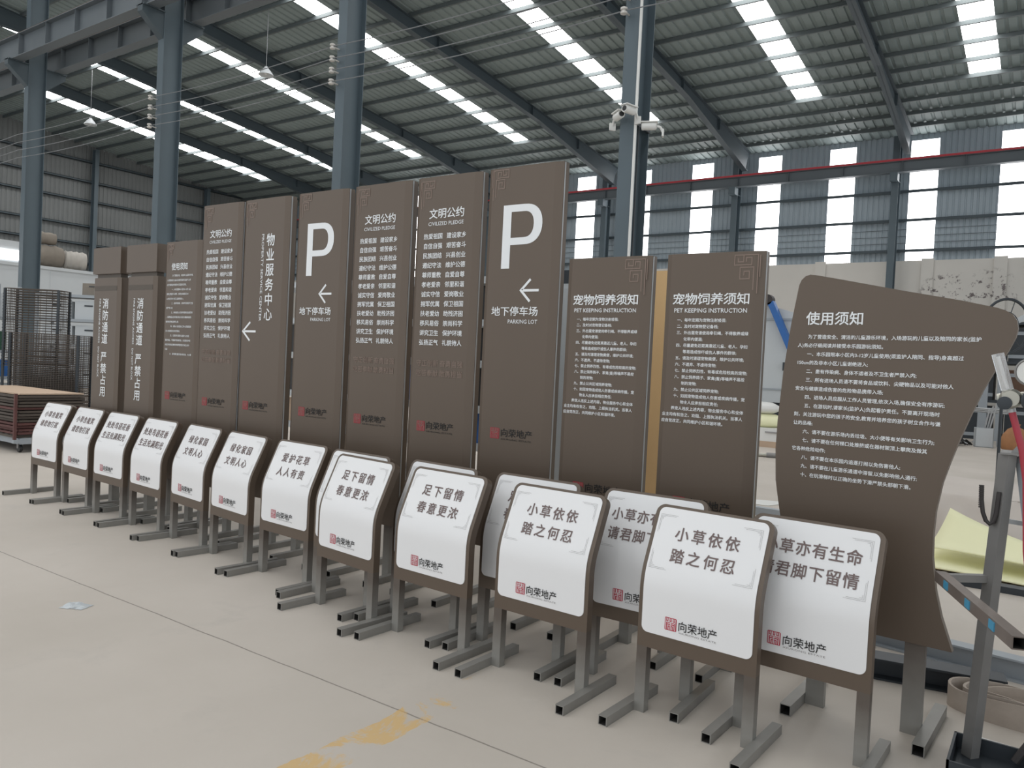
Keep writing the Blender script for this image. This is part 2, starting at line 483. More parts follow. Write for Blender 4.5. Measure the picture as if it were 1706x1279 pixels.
def key_motif(L, u, v, k, flip, w):
    """stepped key fret; (u, v) is the outer top corner, k the scale"""
    s = -1 if flip else 1
    def pl(*p): L.path([(u+s*a*k, v-b*k) for a, b in p], w)
    # coordinates run inwards from the outer edge
    pl((0, 2.1), (0, 0), (1.3, 0), (1.3, .55), (.35, .55), (.35, .15), (.65, .15), (.65, .35))
    pl((1.1, .2), (1.1, .38), (.8, .38), (.8, .02))
    pl((.22, 1.9), (.22, .68), (.97, .68), (.97, 1.32), (.45, 1.32), (.45, .90), (.75, .90), (.75, 1.10))
    pl((-.12, 1.2), (-.12, .05))

# ---------------------------------------------------------------- the setting
XL, XR, YW, ZE, SL = -41.7, 14.0, 32.0, 10.73, 0.0959
def zroof(y): return ZE + SL*(YW-y)
BAYS = [-5.15, -11.1, -17.1, -23.7, -29.7, -35.7]

struct(MB().add([(XL-1, -12, 0), (20, -12, 0), (20, YW+0.3, 0), (XL-1, YW+0.3, 0)], [(0, 1, 2, 3)]).build('floor', M['floor']), 'pale worn concrete floor with a sawn joint and yellow stripe', 'floor')

# roof sheets with gaps where the daylight strips lie
STRIPS = [(-2.65, -1.83), (-7.82, -6.98), (-13.72, -12.92), (-19.68, -18.95), (-25.66, -24.98), (-31.3, -30.5), (-36.9, -35.75)]
def corrugated(mb, x0, x1, y0, y1, per=0.30, dep=0.035):
    n = max(1, round((x1-x0)/per)); p = (x1-x0)/n; xs = []
    for i in range(n):
        a = x0+i*p
        xs += [(a, 0), (a+p*0.62, 0), (a+p*0.70, dep), (a+p*0.92, dep)]
    xs.append((x1, 0))
    vs = []; fs = []
    for x, d in xs: vs += [(x, y0, zroof(y0)+d), (x, y1, zroof(y1)+d)]
    for i in range(len(xs)-1): fs.append((2*i, 2*i+2, 2*i+3, 2*i+1))
    mb.add(vs, fs)
YS = 27.62
rb = MB(); edges = sorted(STRIPS); x = XL
for a, b in edges:
    corrugated(rb, x, a, -8, YW+0.2); corrugated(rb, a, b, YS, YW+0.2); x = b
corrugated(rb, x, XR, -8, YW+0.2)
struct(rb.build('ceiling', M['roof']), 'corrugated metal roof sheeting of the shed', 'roof')
wn = 1
for a, b in STRIPS:
    m = MB().add([(a, -8, zroof(-8)+.01), (b, -8, zroof(-8)+.01), (b, YS, zroof(YS)+.01), (a, YS, zroof(YS)+.01)], [(0, 1, 2, 3)])
    struct(m.build('window_%d' % wn, M['skylight']), 'long translucent daylight strip in the roof', 'skylight'); wn += 1

# purlins: C-sections along X under the sheets
YP = [27.62-1.105*i for i in range(30)] + [28.75, 29.85, 30.95]
tn = 1
for y in YP:
    z = zroof(y)-0.01; m = MB()
    m.prism([(y-0.03, z), (y-0.03, z-0.12), (y+0.035, z-0.12), (y+0.035, z-0.11), (y-0.022, z-0.11), (y-0.022, z-0.012), (y+0.035, z-0.012), (y+0.035, z)], 'x', XL, XR)
    struct(m.build('trim_%d' % tn, M['purlin']), 'steel purlin under the roof sheets', 'purlin'); tn += 1

# rafters with haunch at the wall, wall columns, inner columns
def ibeam_yz(mb, x, pts_top, pts_bot, half=0.11, web=0.008, fl=0.016):
    """I-section lying along Y at x; pts are (y, z) lists"""
    for (y0, z0), (y1, z1) in zip(pts_top, pts_top[1:]):
        mb.prism([(y0, z0-fl), (y1, z1-fl), (y1, z1), (y0, z0)], 'x', x-half, x+half)
    for (y0, z0), (y1, z1) in zip(pts_bot, pts_bot[1:]):
        mb.prism([(y0, z0), (y1, z1), (y1, z1+fl), (y0, z0+fl)], 'x', x-half, x+half)
    poly = [p for p in pts_bot]+[p for p in reversed(pts_top)]
    mb.prism(poly, 'x', x-web, x+web)
for x in BAYS:
    t = lambda y: zroof(y)-0.13
    x += 0.36 if x > -35 else 1.4
    top = [(-8, t(-8)), (10.2, t(10.2)), (24, t(24)), (31.6, t(31.6))]
    bot = [(-8, t(-8)-.50), (7, t(7)-.46), (10.2, t(10.2)-.7), (13.5, t(13.5)-.42), (25, t(25)-.38), (31.25, t(31.25)-0.85)]
    m = MB(); ibeam_yz(m, x, top, bot)
    for y in (14.5, 19, 24.5, 28): m.box((x-.1, y-.008, t(y)-.38), (x+.1, y+.008, t(y)))
    struct(m.build('roof_beam', M['beam']), 'dark sloping steel roof beam', 'beam')

def hcol(mb, x, y, z0, z1, hx, hy, fl=0.014, web=0.01):
    mb.box((x-hx, y-hy, z0), (x+hx, y-hy+fl, z1)); mb.box((x-hx, y+hy-fl, z0), (x+hx, y+hy, z1))
    mb.box((x-web/2, y-hy+fl, z0), (x+web/2, y+hy-fl, z1))
for x in BAYS:
    m = MB(); hcol(m, x, 31.42, 0, zroof(31.4)-.25, 0.12, 0.21)
    for z in (0.8, 8.9): m.box((x-.12, 31.22, z), (x+.12, 31.62, z+.012))
    m.box((x-.13, 30.85, 8.85), (x+.13, 31.25, 9.14))
    struct(m.build('wall_column', M['col']), 'steel wall column carrying the crane beam', 'column')

CB = {}
for i, x in enumerate(BAYS[:5]):
    z1 = zroof(10.2)-.9
    o = MB()
    hy, hx = 0.235, 0.115
    hcol(o, x, 10.2, 0, z1, hx, hy)
    c = struct(o.build('steel_column', M['col']), ['inner steel column bearing the white cameras', 'inner steel column with four insulators behind the tall parking sign',
        'inner steel column with insulators behind the fire lane signs', 'inner steel column at the far left behind the wire racks', 'inner steel column beyond the frame edge'][i], 'column')
    k = MB()
    for s in (-1, 1):
        y0 = 10.2+s*hy; y1 = 10.2+s*0.75
        lo = [(y0, 8.55), (y0, 9.15), (y1, 9.15), (y1, 9.0)]
        if s < 0: lo = lo[::-1]
        k.prism(lo, 'x', x-.1, x+.1)
        k.box((x-.16, min(y0, y1), 9.125), (x+.16, max(y0, y1), 9.15))
    k.build('bracket', M['beam'], c)
    CB[i] = c
for y, lab in ((9.66, 'nearer crane runway beam with a rusty rail high on the left'), (10.74, 'farther crane runway beam high on the left')):
    m = MB()
    for a, b in ((XL, XR),):
        m.box((a, y-.14, 9.15), (b, y+.14, 9.17)); m.box((a, y-.14, 9.74), (b, y+.14, 9.76)); m.box((a, y-.006, 9.17), (b, y+.006, 9.74))
    xx = XL+0.5
    while xx < XR:
        m.box((xx-.006, y-.13, 9.17), (xx+.006, y+.13, 9.74)); xx += 1.5
    b = struct(m.build('crane_beam', M['crane']), lab, 'beam')
    MB().box((XL, y-.035, 9.76), (XR, y+.035, 9.86)).build('rail', M['rust'], b)

# back wall: masonry below, cladding and daylight panels above
ZM = 6.09
mw = MB().box((XL, YW-.02, 0), (XR, YW+.25, ZM))
for px in [-7.75+6*k for k in range(-5, 3)] + [-4.02]:
    mw.box((px-.2, YW-.10, 0), (px+.2, YW-.02, ZM+.06))
struct(mw.build('wall_back', M['plaster']), 'pale stained plastered lower back wall with piers', 'wall')
WIN = [(-29.75, -28.9), (-27.4, -26.5), (-24.7, -23.75), (-21.85, -20.9), (-19.0, -18.03), (-16.2, -15.23), (-13.3, -12.36), (-10.44, -9.51), (-7.65, -6.7), (-4.8, -3.87), (-1.95, -1.0), (.9, 1.85), (3.75, 4.7), (6.6, 7.55)]
cl = MB(); x = XL
def clad_x(mb, x0, x1, z0, z1, y, per=0.2, dep=0.025):
    n = max(1, round((x1-x0)/per)); p = (x1-x0)/n; xs = []
    for i in range(n):
        a = x0+i*p; xs += [(a, 0), (a+p*.6, 0), (a+p*.7, dep), (a+p*.9, dep)]
    xs.append((x1, 0)); vs = []; fs = []
    for xx, d in xs: vs += [(xx, y+d, z0), (xx, y+d, z1)]
    for i in range(len(xs)-1): fs.append((2*i, 2*i+2, 2*i+3, 2*i+1))
    mb.add(vs, fs)
for a, b in WIN:
    clad_x(cl, x, a, ZM, ZE+.05, YW+.05); clad_x(cl, a, b, 10.52, ZE+.05, YW+.05); x = b
clad_x(cl, x, XR, ZM, ZE+.05, YW+.05)
struct(cl.build('wall_back_cladding', M['clad']), 'blue-grey corrugated cladding of the upper back wall', 'wall')
for a, b in WIN:
    m = MB().add([(a, YW+.06, ZM), (b, YW+.06, ZM), (b, YW+.06, 10.52), (a, YW+.06, 10.52)], [(0, 1, 2, 3)])
    struct(m.build('window_%d' % wn, M['daylight']), 'tall translucent daylight panel in the back wall', 'window'); wn += 1
for z in (6.46, 7.58, 8.64):
    m = MB().box((XL, YW-.17, z-.035), (XR, YW+.03, z+.035)).box((XL, YW-.18, z-.07), (XR, YW-.165, z+.035))
    struct(m.build('trim_%d' % tn, M['beam']), 'horizontal steel girt on the back wall', 'girt'); tn += 1
for z in (6.75, 7.0, 7.25):
    m = MB().box((XL, YW-.02, z-.008), (XR, YW+.0, z+.008))
    struct(m.build('trim_%d' % tn, M['purlin']), 'thin conductor line on the back wall', 'trim'); tn += 1
m = MB(); y = 31.02
m.box((XL, y-.13, 9.14), (XR, y+.13, 9.16)); m.box((XL, y-.13, 9.52), (XR, y+.13, 9.54)); m.box((XL, y-.006, 9.16), (XR, y+.006, 9.52))
xx = XL+.8
while xx < XR: m.box((xx-.006, y-.12, 9.16), (xx+.006, y+.12, 9.52)); xx += 2.0
b = struct(m.build('crane_beam', M['crane']), 'crane runway beam along the back wall with a red rail', 'beam')
MB().box((XL, y-.16, 9.54), (XR, y-.06, 9.61)).build('conductor_rail', M['rail_red'], b)

# left gable wall
gl = MB()
def clad_y(mb, x, y0, y1, z0, ztop, per=0.22, dep=0.025):
    n = max(1, round((y1-y0)/per)); p = (y1-y0)/n; ys = []
    for i in range(n):
        a = y0+i*p; ys += [(a, 0), (a+p*.6, 0), (a+p*.7, dep), (a+p*.9, dep)]
    ys.append((y1, 0)); vs = []; fs = []
    for yy, d in ys: vs += [(x-d, yy, z0), (x-d, yy, ztop(yy))]
    for i in range(len(ys)-1): fs.append((2*i, 2*i+2, 2*i+3, 2*i+1))
    mb.add(vs, fs)
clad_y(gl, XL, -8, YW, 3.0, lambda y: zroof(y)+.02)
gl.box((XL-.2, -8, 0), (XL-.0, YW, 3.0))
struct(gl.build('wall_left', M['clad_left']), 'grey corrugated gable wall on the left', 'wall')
for z in (10.95, 9.92, 8.93, 7.62, 6.68, 5.7):
    m = MB().box((XL+.02, -8, z-.05), (XL+.2, YW, z-.03)).box((XL+.18, -8, z-.05), (XL+.2, YW, z+.06)).box((XL+.02, -8, z+.04), (XL+.2, YW, z+.06))
    struct(m.build('trim_%d' % tn, M['beam']), 'horizontal steel girt on the left gable', 'girt'); tn += 1
for y in (7.8, 14.3, 20.8, 27.3):
    m = MB(); 
    m.box((XL+.2, y-.1, 0), (XL+.21, y+.1, zroof(y)-.2)); m.box((XL+.5, y-.1, 0), (XL+.51, y+.1, zroof(y)-.2)); m.box((XL+.21, y-.005, 0), (XL+.5, y+.005, zroof(y)-.2))
    struct(m.build('gable_column', M['col']), 'slim wind column on the left gable', 'column')

# overhead wires with insulators on the inner columns
for i, z in enumerate((7.20, 6.98, 6.77, 6.56)):
    pts = []
    xs = [XL+.3, -35.7, -29.7, -23.7, -17.1, -11.1, -5.15, 1.0, 8.0]
    for a, b in zip(xs, xs[1:]):
        for k in range(6):
            t = k/6; pts.append((a+(b-a)*t, 9.80, z-0.30*t*(1-t)))
    pts.append((8.0, 9.80, z))
    o = MB().tube(pts, 0.009, 5).build('overhead_wire', M['wire'], smooth=60)
    tag(o, ['topmost of the four overhead wires', 'second overhead wire from the top', 'third overhead wire from the top', 'lowest of the four overhead wires'][i]+' strung between the inner columns', 'wire', 'overhead wires')
    for ci in (0, 1, 2):
        x = BAYS[ci]; m = MB()
        m.lathe([(.02, 0), (.05, .012), (.05, .035), (.03, .045), (.03, .06), (.05, .07), (.05, .095), (.02, .11)], (x-.06, 9.80, z-.055), 12)
        m.bar((x-.06, 9.80, z), (x-.06, 9.97, z), .02)
        m.build('insulator', M['porcelain'], CB[ci], 40)
# cable conduits on the camera column
x = BAYS[0]
MB().tube([(x+.135, 9.95, 0), (x+.135, 9.95, 9.0)], .022, 8).build('conduit', M['white_plastic'], CB[0], 40)
MB().tube([(x+.135, 10.05, 0), (x+.135, 10.05, 5.0)], .012, 6).build('conduit', M['dark'], CB[0], 40)
MB().box((x+.10, 9.965, 5.0), (x+.14, 10.42, 5.12)).build('conduit_box', M['dark'], CB[0])

def security_camera(x, y, z, rz, label):
    t = thing('security_camera', label, 'camera', (x, y, z), rz, 'cameras on the column')
    MB().lathe([(.0, 0), (.045, .005), (.055, .02), (.055, .2), (.05, .21), (.04, .205), (.0, .2)][0:6], (0, 0, 0), 16, 'y').build('housing', M['white_plastic'], t, 40)
    MB().lathe([(.001, .0), (.035, .001), (.035, .012), (.02, .016)], (0, -.2, 0), 16, 'y').build('lens', M['black'], t, 40)
    MB().box((-.065, -.225, .045), (.065, .01, .058)).build('sun_shield', M['white_plastic'], t)
    MB().tube([(0, .0, 0), (0, .05, -.02), (0, .09, -.09)], .018, 8).box((-.045, .075, -.15), (.045, .10, -.05)).build('mount', M['white_plastic'], t, 40)
security_camera(-5.15-.14, 9.86, 5.10, 0.9, 'white security camera on the left of the column, facing left')
security_camera(-4.99, 9.84, 5.14, -0.25, 'white security camera at the middle of the column, facing us')
security_camera(-4.74, 10.06, 4.97, -1.2, 'white security camera on the right of the column, facing right')

def pendant(x, y, z, label):
    t = thing('pendant_lamp', label, 'lamp', (x, y, z), 0, 'high bay lamps')
    MB().lathe([(.05, .26), (.06, .22), (.10, .18), (.22, .03), (.23, 0), (.21, 0), (.02, .12)], (0, 0, 0), 20).build('shade', M['greywhite'], t, 50)
    MB().tube([(0, 0, .26), (0, 0, zroof(y)-z-.128)], .012, 6).build('stem', M['wire'], t, 40)
    MB().lathe([(.02, .12), (.05, .08), (.05, .03), (.01, 0)], (0, 0, .01), 12).build('bulb', M['white_plastic'], t, 50)
pendant(-31.25, 15.465, 10.05, 'pendant lamp hanging at the far left below the roof')
pendant(-20.6, 15.465, 10.15, 'pendant lamp hanging between the two left inner columns')

# ---------------------------------------------------------------- low white lawn signs
L1, LA, TH = 0.257, 0.13, math.radians(24.5)
RA = LA/TH
S0Z = 0.303
def prof(s):
    """arc length up the front face -> (back offset, height, tilt)"""
    if s < L1: return 0.0, S0Z+s, 0.0
    if s < L1+LA:
        a = (s-L1)/RA; return RA*(1-math.cos(a)), S0Z+L1+RA*math.sin(a), a
    q = s-L1-LA
    return RA*(1-math.cos(TH))+q*math.sin(TH), S0Z+L1+RA*math.sin(TH)+q*math.cos(TH), TH
def surf(u, s, off=0.0):
    """off > 0 lifts the point off the front face"""
    b, z, a = prof(s)
    return (u, b-off*math.cos(a), z+off*math.sin(a))
def curved_panel(w, s0, s1, r_top, r_bot, f_off, b_off):
    srows = [s0+(s1-s0)*i/26 for i in range(27)]
    srows += [s1-r_top*(1-math.cos(PI/2*i/8)) for i in range(9)]
    if r_bot: srows += [s0+r_bot*(1-math.cos(PI/2*i/8)) for i in range(9)]
    srows = sorted(set(round(k, 5) for k in srows))
    mb = MB(); vs = []; fs = []
    for s in srows:
        hw = w
        if s > s1-r_top: d = s-(s1-r_top); hw = w-r_top+math.sqrt(max(0, r_top**2-d*d))
        if r_bot and s < s0+r_bot: d = s0+r_bot-s; hw = w-r_bot+math.sqrt(max(0, r_bot**2-d*d))
        vs += [surf(-hw, s, f_off), surf(hw, s, f_off), surf(hw, s, b_off), surf(-hw, s, b_off)]
    n = len(srows)
    for i in range(n-1):
        a, b = 4*i, 4*i+4
        for k in range(4): fs.append((a+k, a+(k+1) % 4, b+(k+1) % 4, b+k))
    fs.append((3, 2, 1, 0)); e = 4*(n-1); fs.append((e, e+1, e+2, e+3))
    return mb.add(vs, fs)
ME_FRAME = curved_panel(.277, 0.0, .662, .042, 0, 0.0, -.045).mesh('frame_panel', [M['brown']], 35)
ME_FACE = curved_panel(.257, .070, .648, .030, .030, .004, -.002).mesh('face_plate', [M['white']], 35)
def leg_mesh(z1, wx, wy):
    m = MB().box((-wx/2, 0.0, 0), (wx/2, wy, z1))
    return m
ME_LEG = leg_mesh(S0Z+.004, .05, .044).mesh('leg', [M['leg']])
ME_BAR = MB().sqtube((0, -.24, .0215), (0, .24, .0215), .043).mesh('foot_bar', [M['steel'], M['tube_in']])
LO = 0.0055
def lawn_lettering(lines):
    L = Lay()
    for t, s in zip(lines, (.502, .402)):
        n = len(t); p = .079 if n <= 4 else .0695 if n >= 6 else .073
        em = .067 if n <= 5 else .0655
        L.chars(t, -((n-1)*p+em)/2-.004, s, em, .063, p, .014)
    return L
_lm = {}
def lawn_marks():
    O = Lay()
    for (u, s, du, ds) in ((-.245, .613, 1, -1), (.235, .613, -1, -1), (-.245, .362, 1, 1), (.235, .362, -1, 1)):
        t = .0010
        O.path([(u, s+ds*.085), (u, s), (u+du*.085, s)], t)
        O.path([(u+du*.006, s+ds*.075), (u+du*.006, s+ds*.006), (u+du*.075, s+ds*.006)], t)
        O.path([(u+du*.012, s+ds*.024), (u+du*.012, s+ds*.012), (u+du*.024, s+ds*.012)], t)
    G = Lay()
    seal_mark(G, -.142, .104, .056, .057, 0, 1)
    G.cur = 1; seal_strokes(G, -.142, .104, .056, .057)
    G.cur = 2; G.chars('向荣地产', -.080, .113, .046, .043, .0462, .004)
    G.cur = 3; G.text('XIURONG ESTATE', -.075, .100, .012, width=.175, bold=0, height=.0075)
    return O, G
def lawn_sign(key, x, y, deg, lines, label):
    t = thing('lawn_sign', label, 'sign', (x, y, 0), math.radians(deg), 'low white lawn signs')
    obj('frame_panel', ME_FRAME, t); obj('face_plate', ME_FACE, t)
    for s in (-1, 1):
        o = obj('leg', ME_LEG, t); o.location = (s*.252, 0.0005, 0)
        o = obj('foot_bar', ME_BAR, t); o.location = (s*.2985, 0.0, 0)
    fn = lambda u, s, k=0: surf(u, s, LO+.00025*k)
    if lines not in _lm: _lm[lines] = lawn_lettering(lines).build('lettering', M['letter_brown'], fn, t).data
    else: obj('lettering', _lm[lines], t)
    if 'orn' not in _lm:
        O, G = lawn_marks()
        _lm['orn'] = O.build('corner_ornament', M['line_grey'], fn, t).data
        me = bpy.data.meshes.new('logo')
        me.from_pydata([surf(p[0], p[1], LO + (0.0006 if i >= 20 else 0) + .00025*(p[2] if len(p) > 2 else 0)) for i, p in enumerate(G.v)], [], G.f)
        for k in ('seal', 'white', 'letter_black', 'letter_grey'): me.materials.append(M[k])
        for p, i in zip(me.polygons, G.m): p.material_index = i
        me.update(); _lm['logo'] = me
        obj('logo', me, t)
    else:
        obj('corner_ornament', _lm['orn'], t); obj('logo', _lm['logo'], t)
    return t
A = ('小草含羞笑', '请君勿打扰'); B = ('处处鸟语花香', '生活充满阳光'); C_ = ('绿化家园', '文明人心'); D = ('爱护花草', '人人有责')
E_ = ('足下留情', '春意更浓'); F = ('小草依依', '踏之何忍'); G_ = ('小草亦有生命', '请君脚下留情')
base = 'curved white lawn sign '
for row in [
    ('1', -8.250, 3.742, -0.6, A, base+'farthest left, beside the mesh deck trolley'),
    ('2', -7.600, 3.729, -3.0, A, base+'second from the far left end of the front row'),
    ('3', -6.935, 3.692, -2.3, B, base+'third from the far left, under the second fire lane sign'),
    ('4', -6.262, 3.652, -4.4, B, base+'fourth from the far left in the front row'),
    ('5', -5.597, 3.616, -6.9, C_, base+'reading 绿化家园, the farther of the two'),
    ('6', -4.955, 3.549, -6.9, C_, base+'reading 绿化家园, the nearer of the two'),
    ('7', -4.285, 3.508, -3.5, D, base+'reading 爱护花草, alone in its wording'),
    ('8', -3.446, 3.285, -6.3, E_, base+'reading 足下留情, front row, left of two'),
    ('9', -2.755, 3.264, -3.0, E_, base+'reading 足下留情, front row, right of two'),
    ('10', -2.022, 3.239, -2.0, F, base+'reading 小草依依, the farther of the two'),
    ('11', -1.223, 3.248, -3.0, F, base+'reading 小草依依, nearest to us'),
    ('7b', -3.642, 3.442, -3.3, E_, base+'in the rear, only its top edge showing'),
    ('8b', -2.978, 3.472, -4.8, E_, base+'in the rear, text hidden, left edge showing'),
    ('9b', -2.305, 3.481, -1.0, E_, base+'in the rear, 足下留情 half hidden by its neighbour'),
    ('10b', -1.607, 3.496, 1.0, G_, base+'in the rear, 小草亦有生命 cut off by its neighbour'),
    ('12', -0.813, 3.397, -2.3, G_, base+'reading 小草亦有生命, at the right end'),
]:
    lawn_sign(*row)

# ---------------------------------------------------------------- tall brown totems
YT = 4.0
FEET = {-7.29: ((-.17, 1), (.18, 1)), -6.66: ((-.15, 1), (.18, 1)), -6.11: ((-.18, -1), (.18, 1)), -2.41: ((-.18, 1), (.21, -1)), -1.78: ((-.18, 1), (.18, -1))}
def totem(x0, w, top, label, dep=0.07, bottom=0.38, fire=False):
    t = thing('totem_sign', label, 'sign', (x0, YT, 0), 0, 'tall brown totem signs')
    sec = [(0, .012), (.028, 0), (w-.055, 0), (w, .014), (w, dep), (0, dep)]
    b = MB()
    if fire:
        b.prism(sec, 'z', bottom, 2.205)
        b.build('body', M['brown'], t)
        MB().prism([(.04, .02), (w-.03, .02), (w-.03, dep-.01), (.04, dep-.01)], 'z', 2.205, 2.243).build('neck', M['brown_dark'], t)
        MB().box((-.004, -.006, 2.243), (w+.004, dep+.006, top)).build('cap', M['brown'], t)
        MB().box((.03, -.002, 2.08), (w-.055, .0, 2.125)).build('band', M['brown_dark'], t)
    else:
        b.prism(sec, 'z', bottom, top).build('body', M['brown'], t)
        MB().box((w-.001, .018, bottom), (w+.003, .028, top-.004)).build('edge_strip', M['edge'], t)
        MB().box((.006, dep, bottom+.02), (w-.006, dep+.012, top-.02)).build('back_panel', M['brown_dark'], t)
    for off, side in FEET.get(x0, ((-.18, 1), (.18, 1))):
        ux = w*.5+off
        m = MB().box((ux-.03, .012, 0), (ux+.03, dep-.012, bottom+.004)).build('leg', M['leg_tall'], t)
        MB().sqtube((ux+side*.054, -.235, .0215), (ux+side*.054, .34, .0215), .043).build('foot_bar', [M['steel'], M['tube_in']], t)
    return t
def logo_on(t, L, u, z):
    """red seal + black name, seal's lower left at (u, z)"""
    G = Lay()
    seal_mark(G, u, z, .072, .068, 0, 1)
    G.cur = 1; seal_strokes(G, u, z, .072, .068)
    G.cur = 2; G.chars('向荣地产', u+.080, z+.018, .0605, .05, .0605, .006)
    G.cur = 3; G.text('XIURONG ESTATE', u+.085, z-.004, .015, width=.23, bold=0, height=.010)
    me = bpy.data.meshes.new('logo')
    me.from_pydata([(p[0], -.0015-(.0006 if i >= 20 else 0)-.00025*(p[2] if len(p) > 2 else 0), p[1]) for i, p in enumerate(G.v)], [], G.f)
    for k in ('seal_dull', 'motif', 'letter_black', 'letter_black'): me.materials.append(M[k])
    for p, i in zip(me.polygons, G.m): p.material_index = i
    me.update(); obj('logo', me, t)
fnt = lambda u, v, k=0: (u, -.0015-.00025*k, v)
def motif(t, u, v, k, flip):
    K = Lay(); key_motif(K, u, v, k, flip, .006); K.build('corner_motif', M['motif'], fnt, t)

FIRE = '消防通道'
for x0, label in ((-7.91, 'capped brown fire lane totem, farthest left'), (-7.29, 'capped brown fire lane totem, second from the left, next to the small-print totem')):
    t = totem(x0, .50, 2.50, label, .10, .38, True)
    L = Lay()
    L.chars('消防通道', .193, 1.905, .112, .098, .1145, .012, True)
    L.chars('严禁占用', .188, 1.385, .112, .098, .1135, .012, True)
    L.build('heading', M['letter_white'], fnt, t); L = Lay()
    L.text('FIRE ENGINE ACCESS', .130, 2.0, .03, width=.434, height=.027, rot=True, bold=.004)
    L.text('DO NOT BLOCK', .128, 1.528, .03, width=.30, height=.027, rot=True, bold=.004)
    L.build('subheading', M['letter_white'], fnt, t)

RULES = ['    为了营造安全、清洁的儿童游乐环境，入场游玩的儿童以及陪同的家长(监护', '人)务必仔细阅读并接受本乐园游玩须知。',
 '    一、本乐园限本小区内3-12岁儿童使用(须监护人陪同、指导)身高超过', '150cm的及非本小区儿童谢绝进入;', '    二、患有传染病、身体不适者及不卫生者严禁入内;',
 '    三、所有进场人员请不要将食品或饮料、尖硬物品以及可能对他人', '安全与健康造成伤害的危险物品携带入场;', '    四、进场人员应服从工作人员管理,依次入场,确保安全有序游玩;',
 '    五、在游玩时,请家长(监护人)负起看护责任。不要离开现场时', '刻，关注游玩中您的孩子的安全,教育并培养您的孩子树立合作与谦', '让的品格;',
 '    六、请不要在游乐场内丢垃圾、大小便等有关影响卫生行为;', '    七、请不要在任何梯口处推挤或在器材架顶上攀爬及做其', '它各种危险动作;',
 '    八、请不要在本乐园内追逐打闹以免伤害他人;', '    九、请不要在儿童游乐通道中滞留,以免影响他人通行;', '    十、在玩滑梯时以正确的坐势下滑严禁头部朝下滑。']
t = totem(-6.66, .545, 2.50, 'brown totem headed 使用须知 with small print, right of the fire lane totems')
L = Lay(); L.chars('使用须知', .108, 2.247, .064, .062, .0625, .012); L.build('heading', M['letter_white'], fnt, t); L = Lay()
txt = ''.join(r.strip() for r in RULES)
paras = [RULES[0].strip()+RULES[1]] + [a.strip() for a in ('一、本乐园限本小区内3-12岁儿童使用(须监护人陪同、指导)身高超过150cm的及非本小区儿童谢绝进入;', RULES[4], RULES[5].strip()+RULES[6], RULES[7], RULES[8].strip()+RULES[9], RULES[11], RULES[12].strip()+RULES[13], RULES[15])]
z = 2.19; n = 0
for p in paras:
    first = True
    while p and n < 18:
        k = 17 if first else 20
        L.text(p[:k], .125 if first else .048, z, .0195, bold=.012); p = p[k:]; z -= .0412; first = False; n += 1
L.build('lettering', M['letter_white'], fnt, t); motif(t, .045, 2.478, .07, False); logo_on(t, L, .075, 1.09)

PLEDGE = [('热爱祖国', '建设家乡'), ('自信自强', '艰苦奋斗'), ('民族团结', '兴县创业'), ('遵纪守法', '维护公德'), ('尊师重教', '自爱自尊'), ('孝老爱亲', '邻里和谐'),
          ('诚实守信', '爱岗敬业'), ('拥军优属', '保卫祖国'), ('扶老爱幼', '助残济困'), ('移风易俗', '崇尚科学'), ('讲究卫生', '保护环境'), ('弘扬正气', '礼貌待人')]
def pledge(x0, label):
    t = totem(x0, .55, 2.785, label)
    L = Lay(); L.chars('文明公约', .117, 2.504, .077, .066, .0765, .010)
    L.build('heading', M['letter_white'], fnt, t); L = Lay()
    L.text('CIVILIZED PLEDGE', .115, 2.456, .03, width=.302, height=.025, bold=.004)
    L.build('subheading', M['letter_white'], fnt, t); L = Lay()
    for k, u in ((0, .077), (1, .279)):
        L = Lay()
        for i, ab in enumerate(PLEDGE): L.chars(ab[k], u, 2.367-.0648*i, .0425, .0375, .0420, .012)
        L.build('text_column', M['letter_white'], fnt, t)
    Q = Lay()
    for i, (a, b) in enumerate((('守正创新', '奋勇自强'), ('吃苦奉献', '敢勇担当'))):
        Q.chars(a, .060, 1.512-.067*i, .05, .043, .0495, .01); Q.chars(b, .268, 1.512-.067*i, .05, .043, .0495, .01)
    q = Q.build('faded_lettering', M['motif'], fnt, t); q['label'] = 'two muted pinkish lines of lettering'
    motif(t, .046, 2.757, .085, False); logo_on(t, L, .090, 1.072)
pledge(-6.11, 'brown totem headed 文明公约, left of the property service totem')
t = totem(-5.53, .56, 2.785, 'brown totem with vertical lettering 物业服务中心 and a left arrow')
L = Lay(); L.chars('物业服务中心', .298, 2.403, .105, .098, .119, .012, True)
L.build('heading', M['letter_white'], fnt, t); L = Lay()
L.text('PROPERTY SERVICE CENTER', .240, 2.50, .03, width=.70, height=.028, rot=True, bold=.006)
L.build('subheading', M['letter_white'], fnt, t); L = Lay()
arrow_left(L, (.035, 1.717), .17, .07, .09, .017)
L.build('arrow', M['letter_white'], fnt, t); motif(t, .046, 2.757, .085, False); logo_on(t, L, .072, 1.078)
def parking(x0, label):
    t = totem(x0, .55, 2.785, label)
    L = Lay(); letter_p(L, .126, 2.15, .421, 2.547)
    L.build('letter_p', M['letter_white'], fnt, t)
    A = Lay(); arrow_left(A, (.282, 2.012), .137, .063, .068, .0155); A.build('arrow', M['letter_white'], fnt, t)
    L = Lay(); L.chars('地下停车场', .066, 1.855, .0715, .057, .0712, .010)
    L.build('heading', M['letter_white'], fnt, t); L = Lay()
    L.text('PARKING LOT', .199, 1.806, .03, width=.22, height=.025, bold=.004)
    L.build('subheading', M['letter_white'], fnt, t); motif(t, .040, 2.772, .088, False); logo_on(t, L, .102, 1.079)
parking(-4.87, 'brown parking totem with a big white P, farther of the two')
pledge(-4.25, 'brown totem headed 文明公约, just right of the farther parking totem')
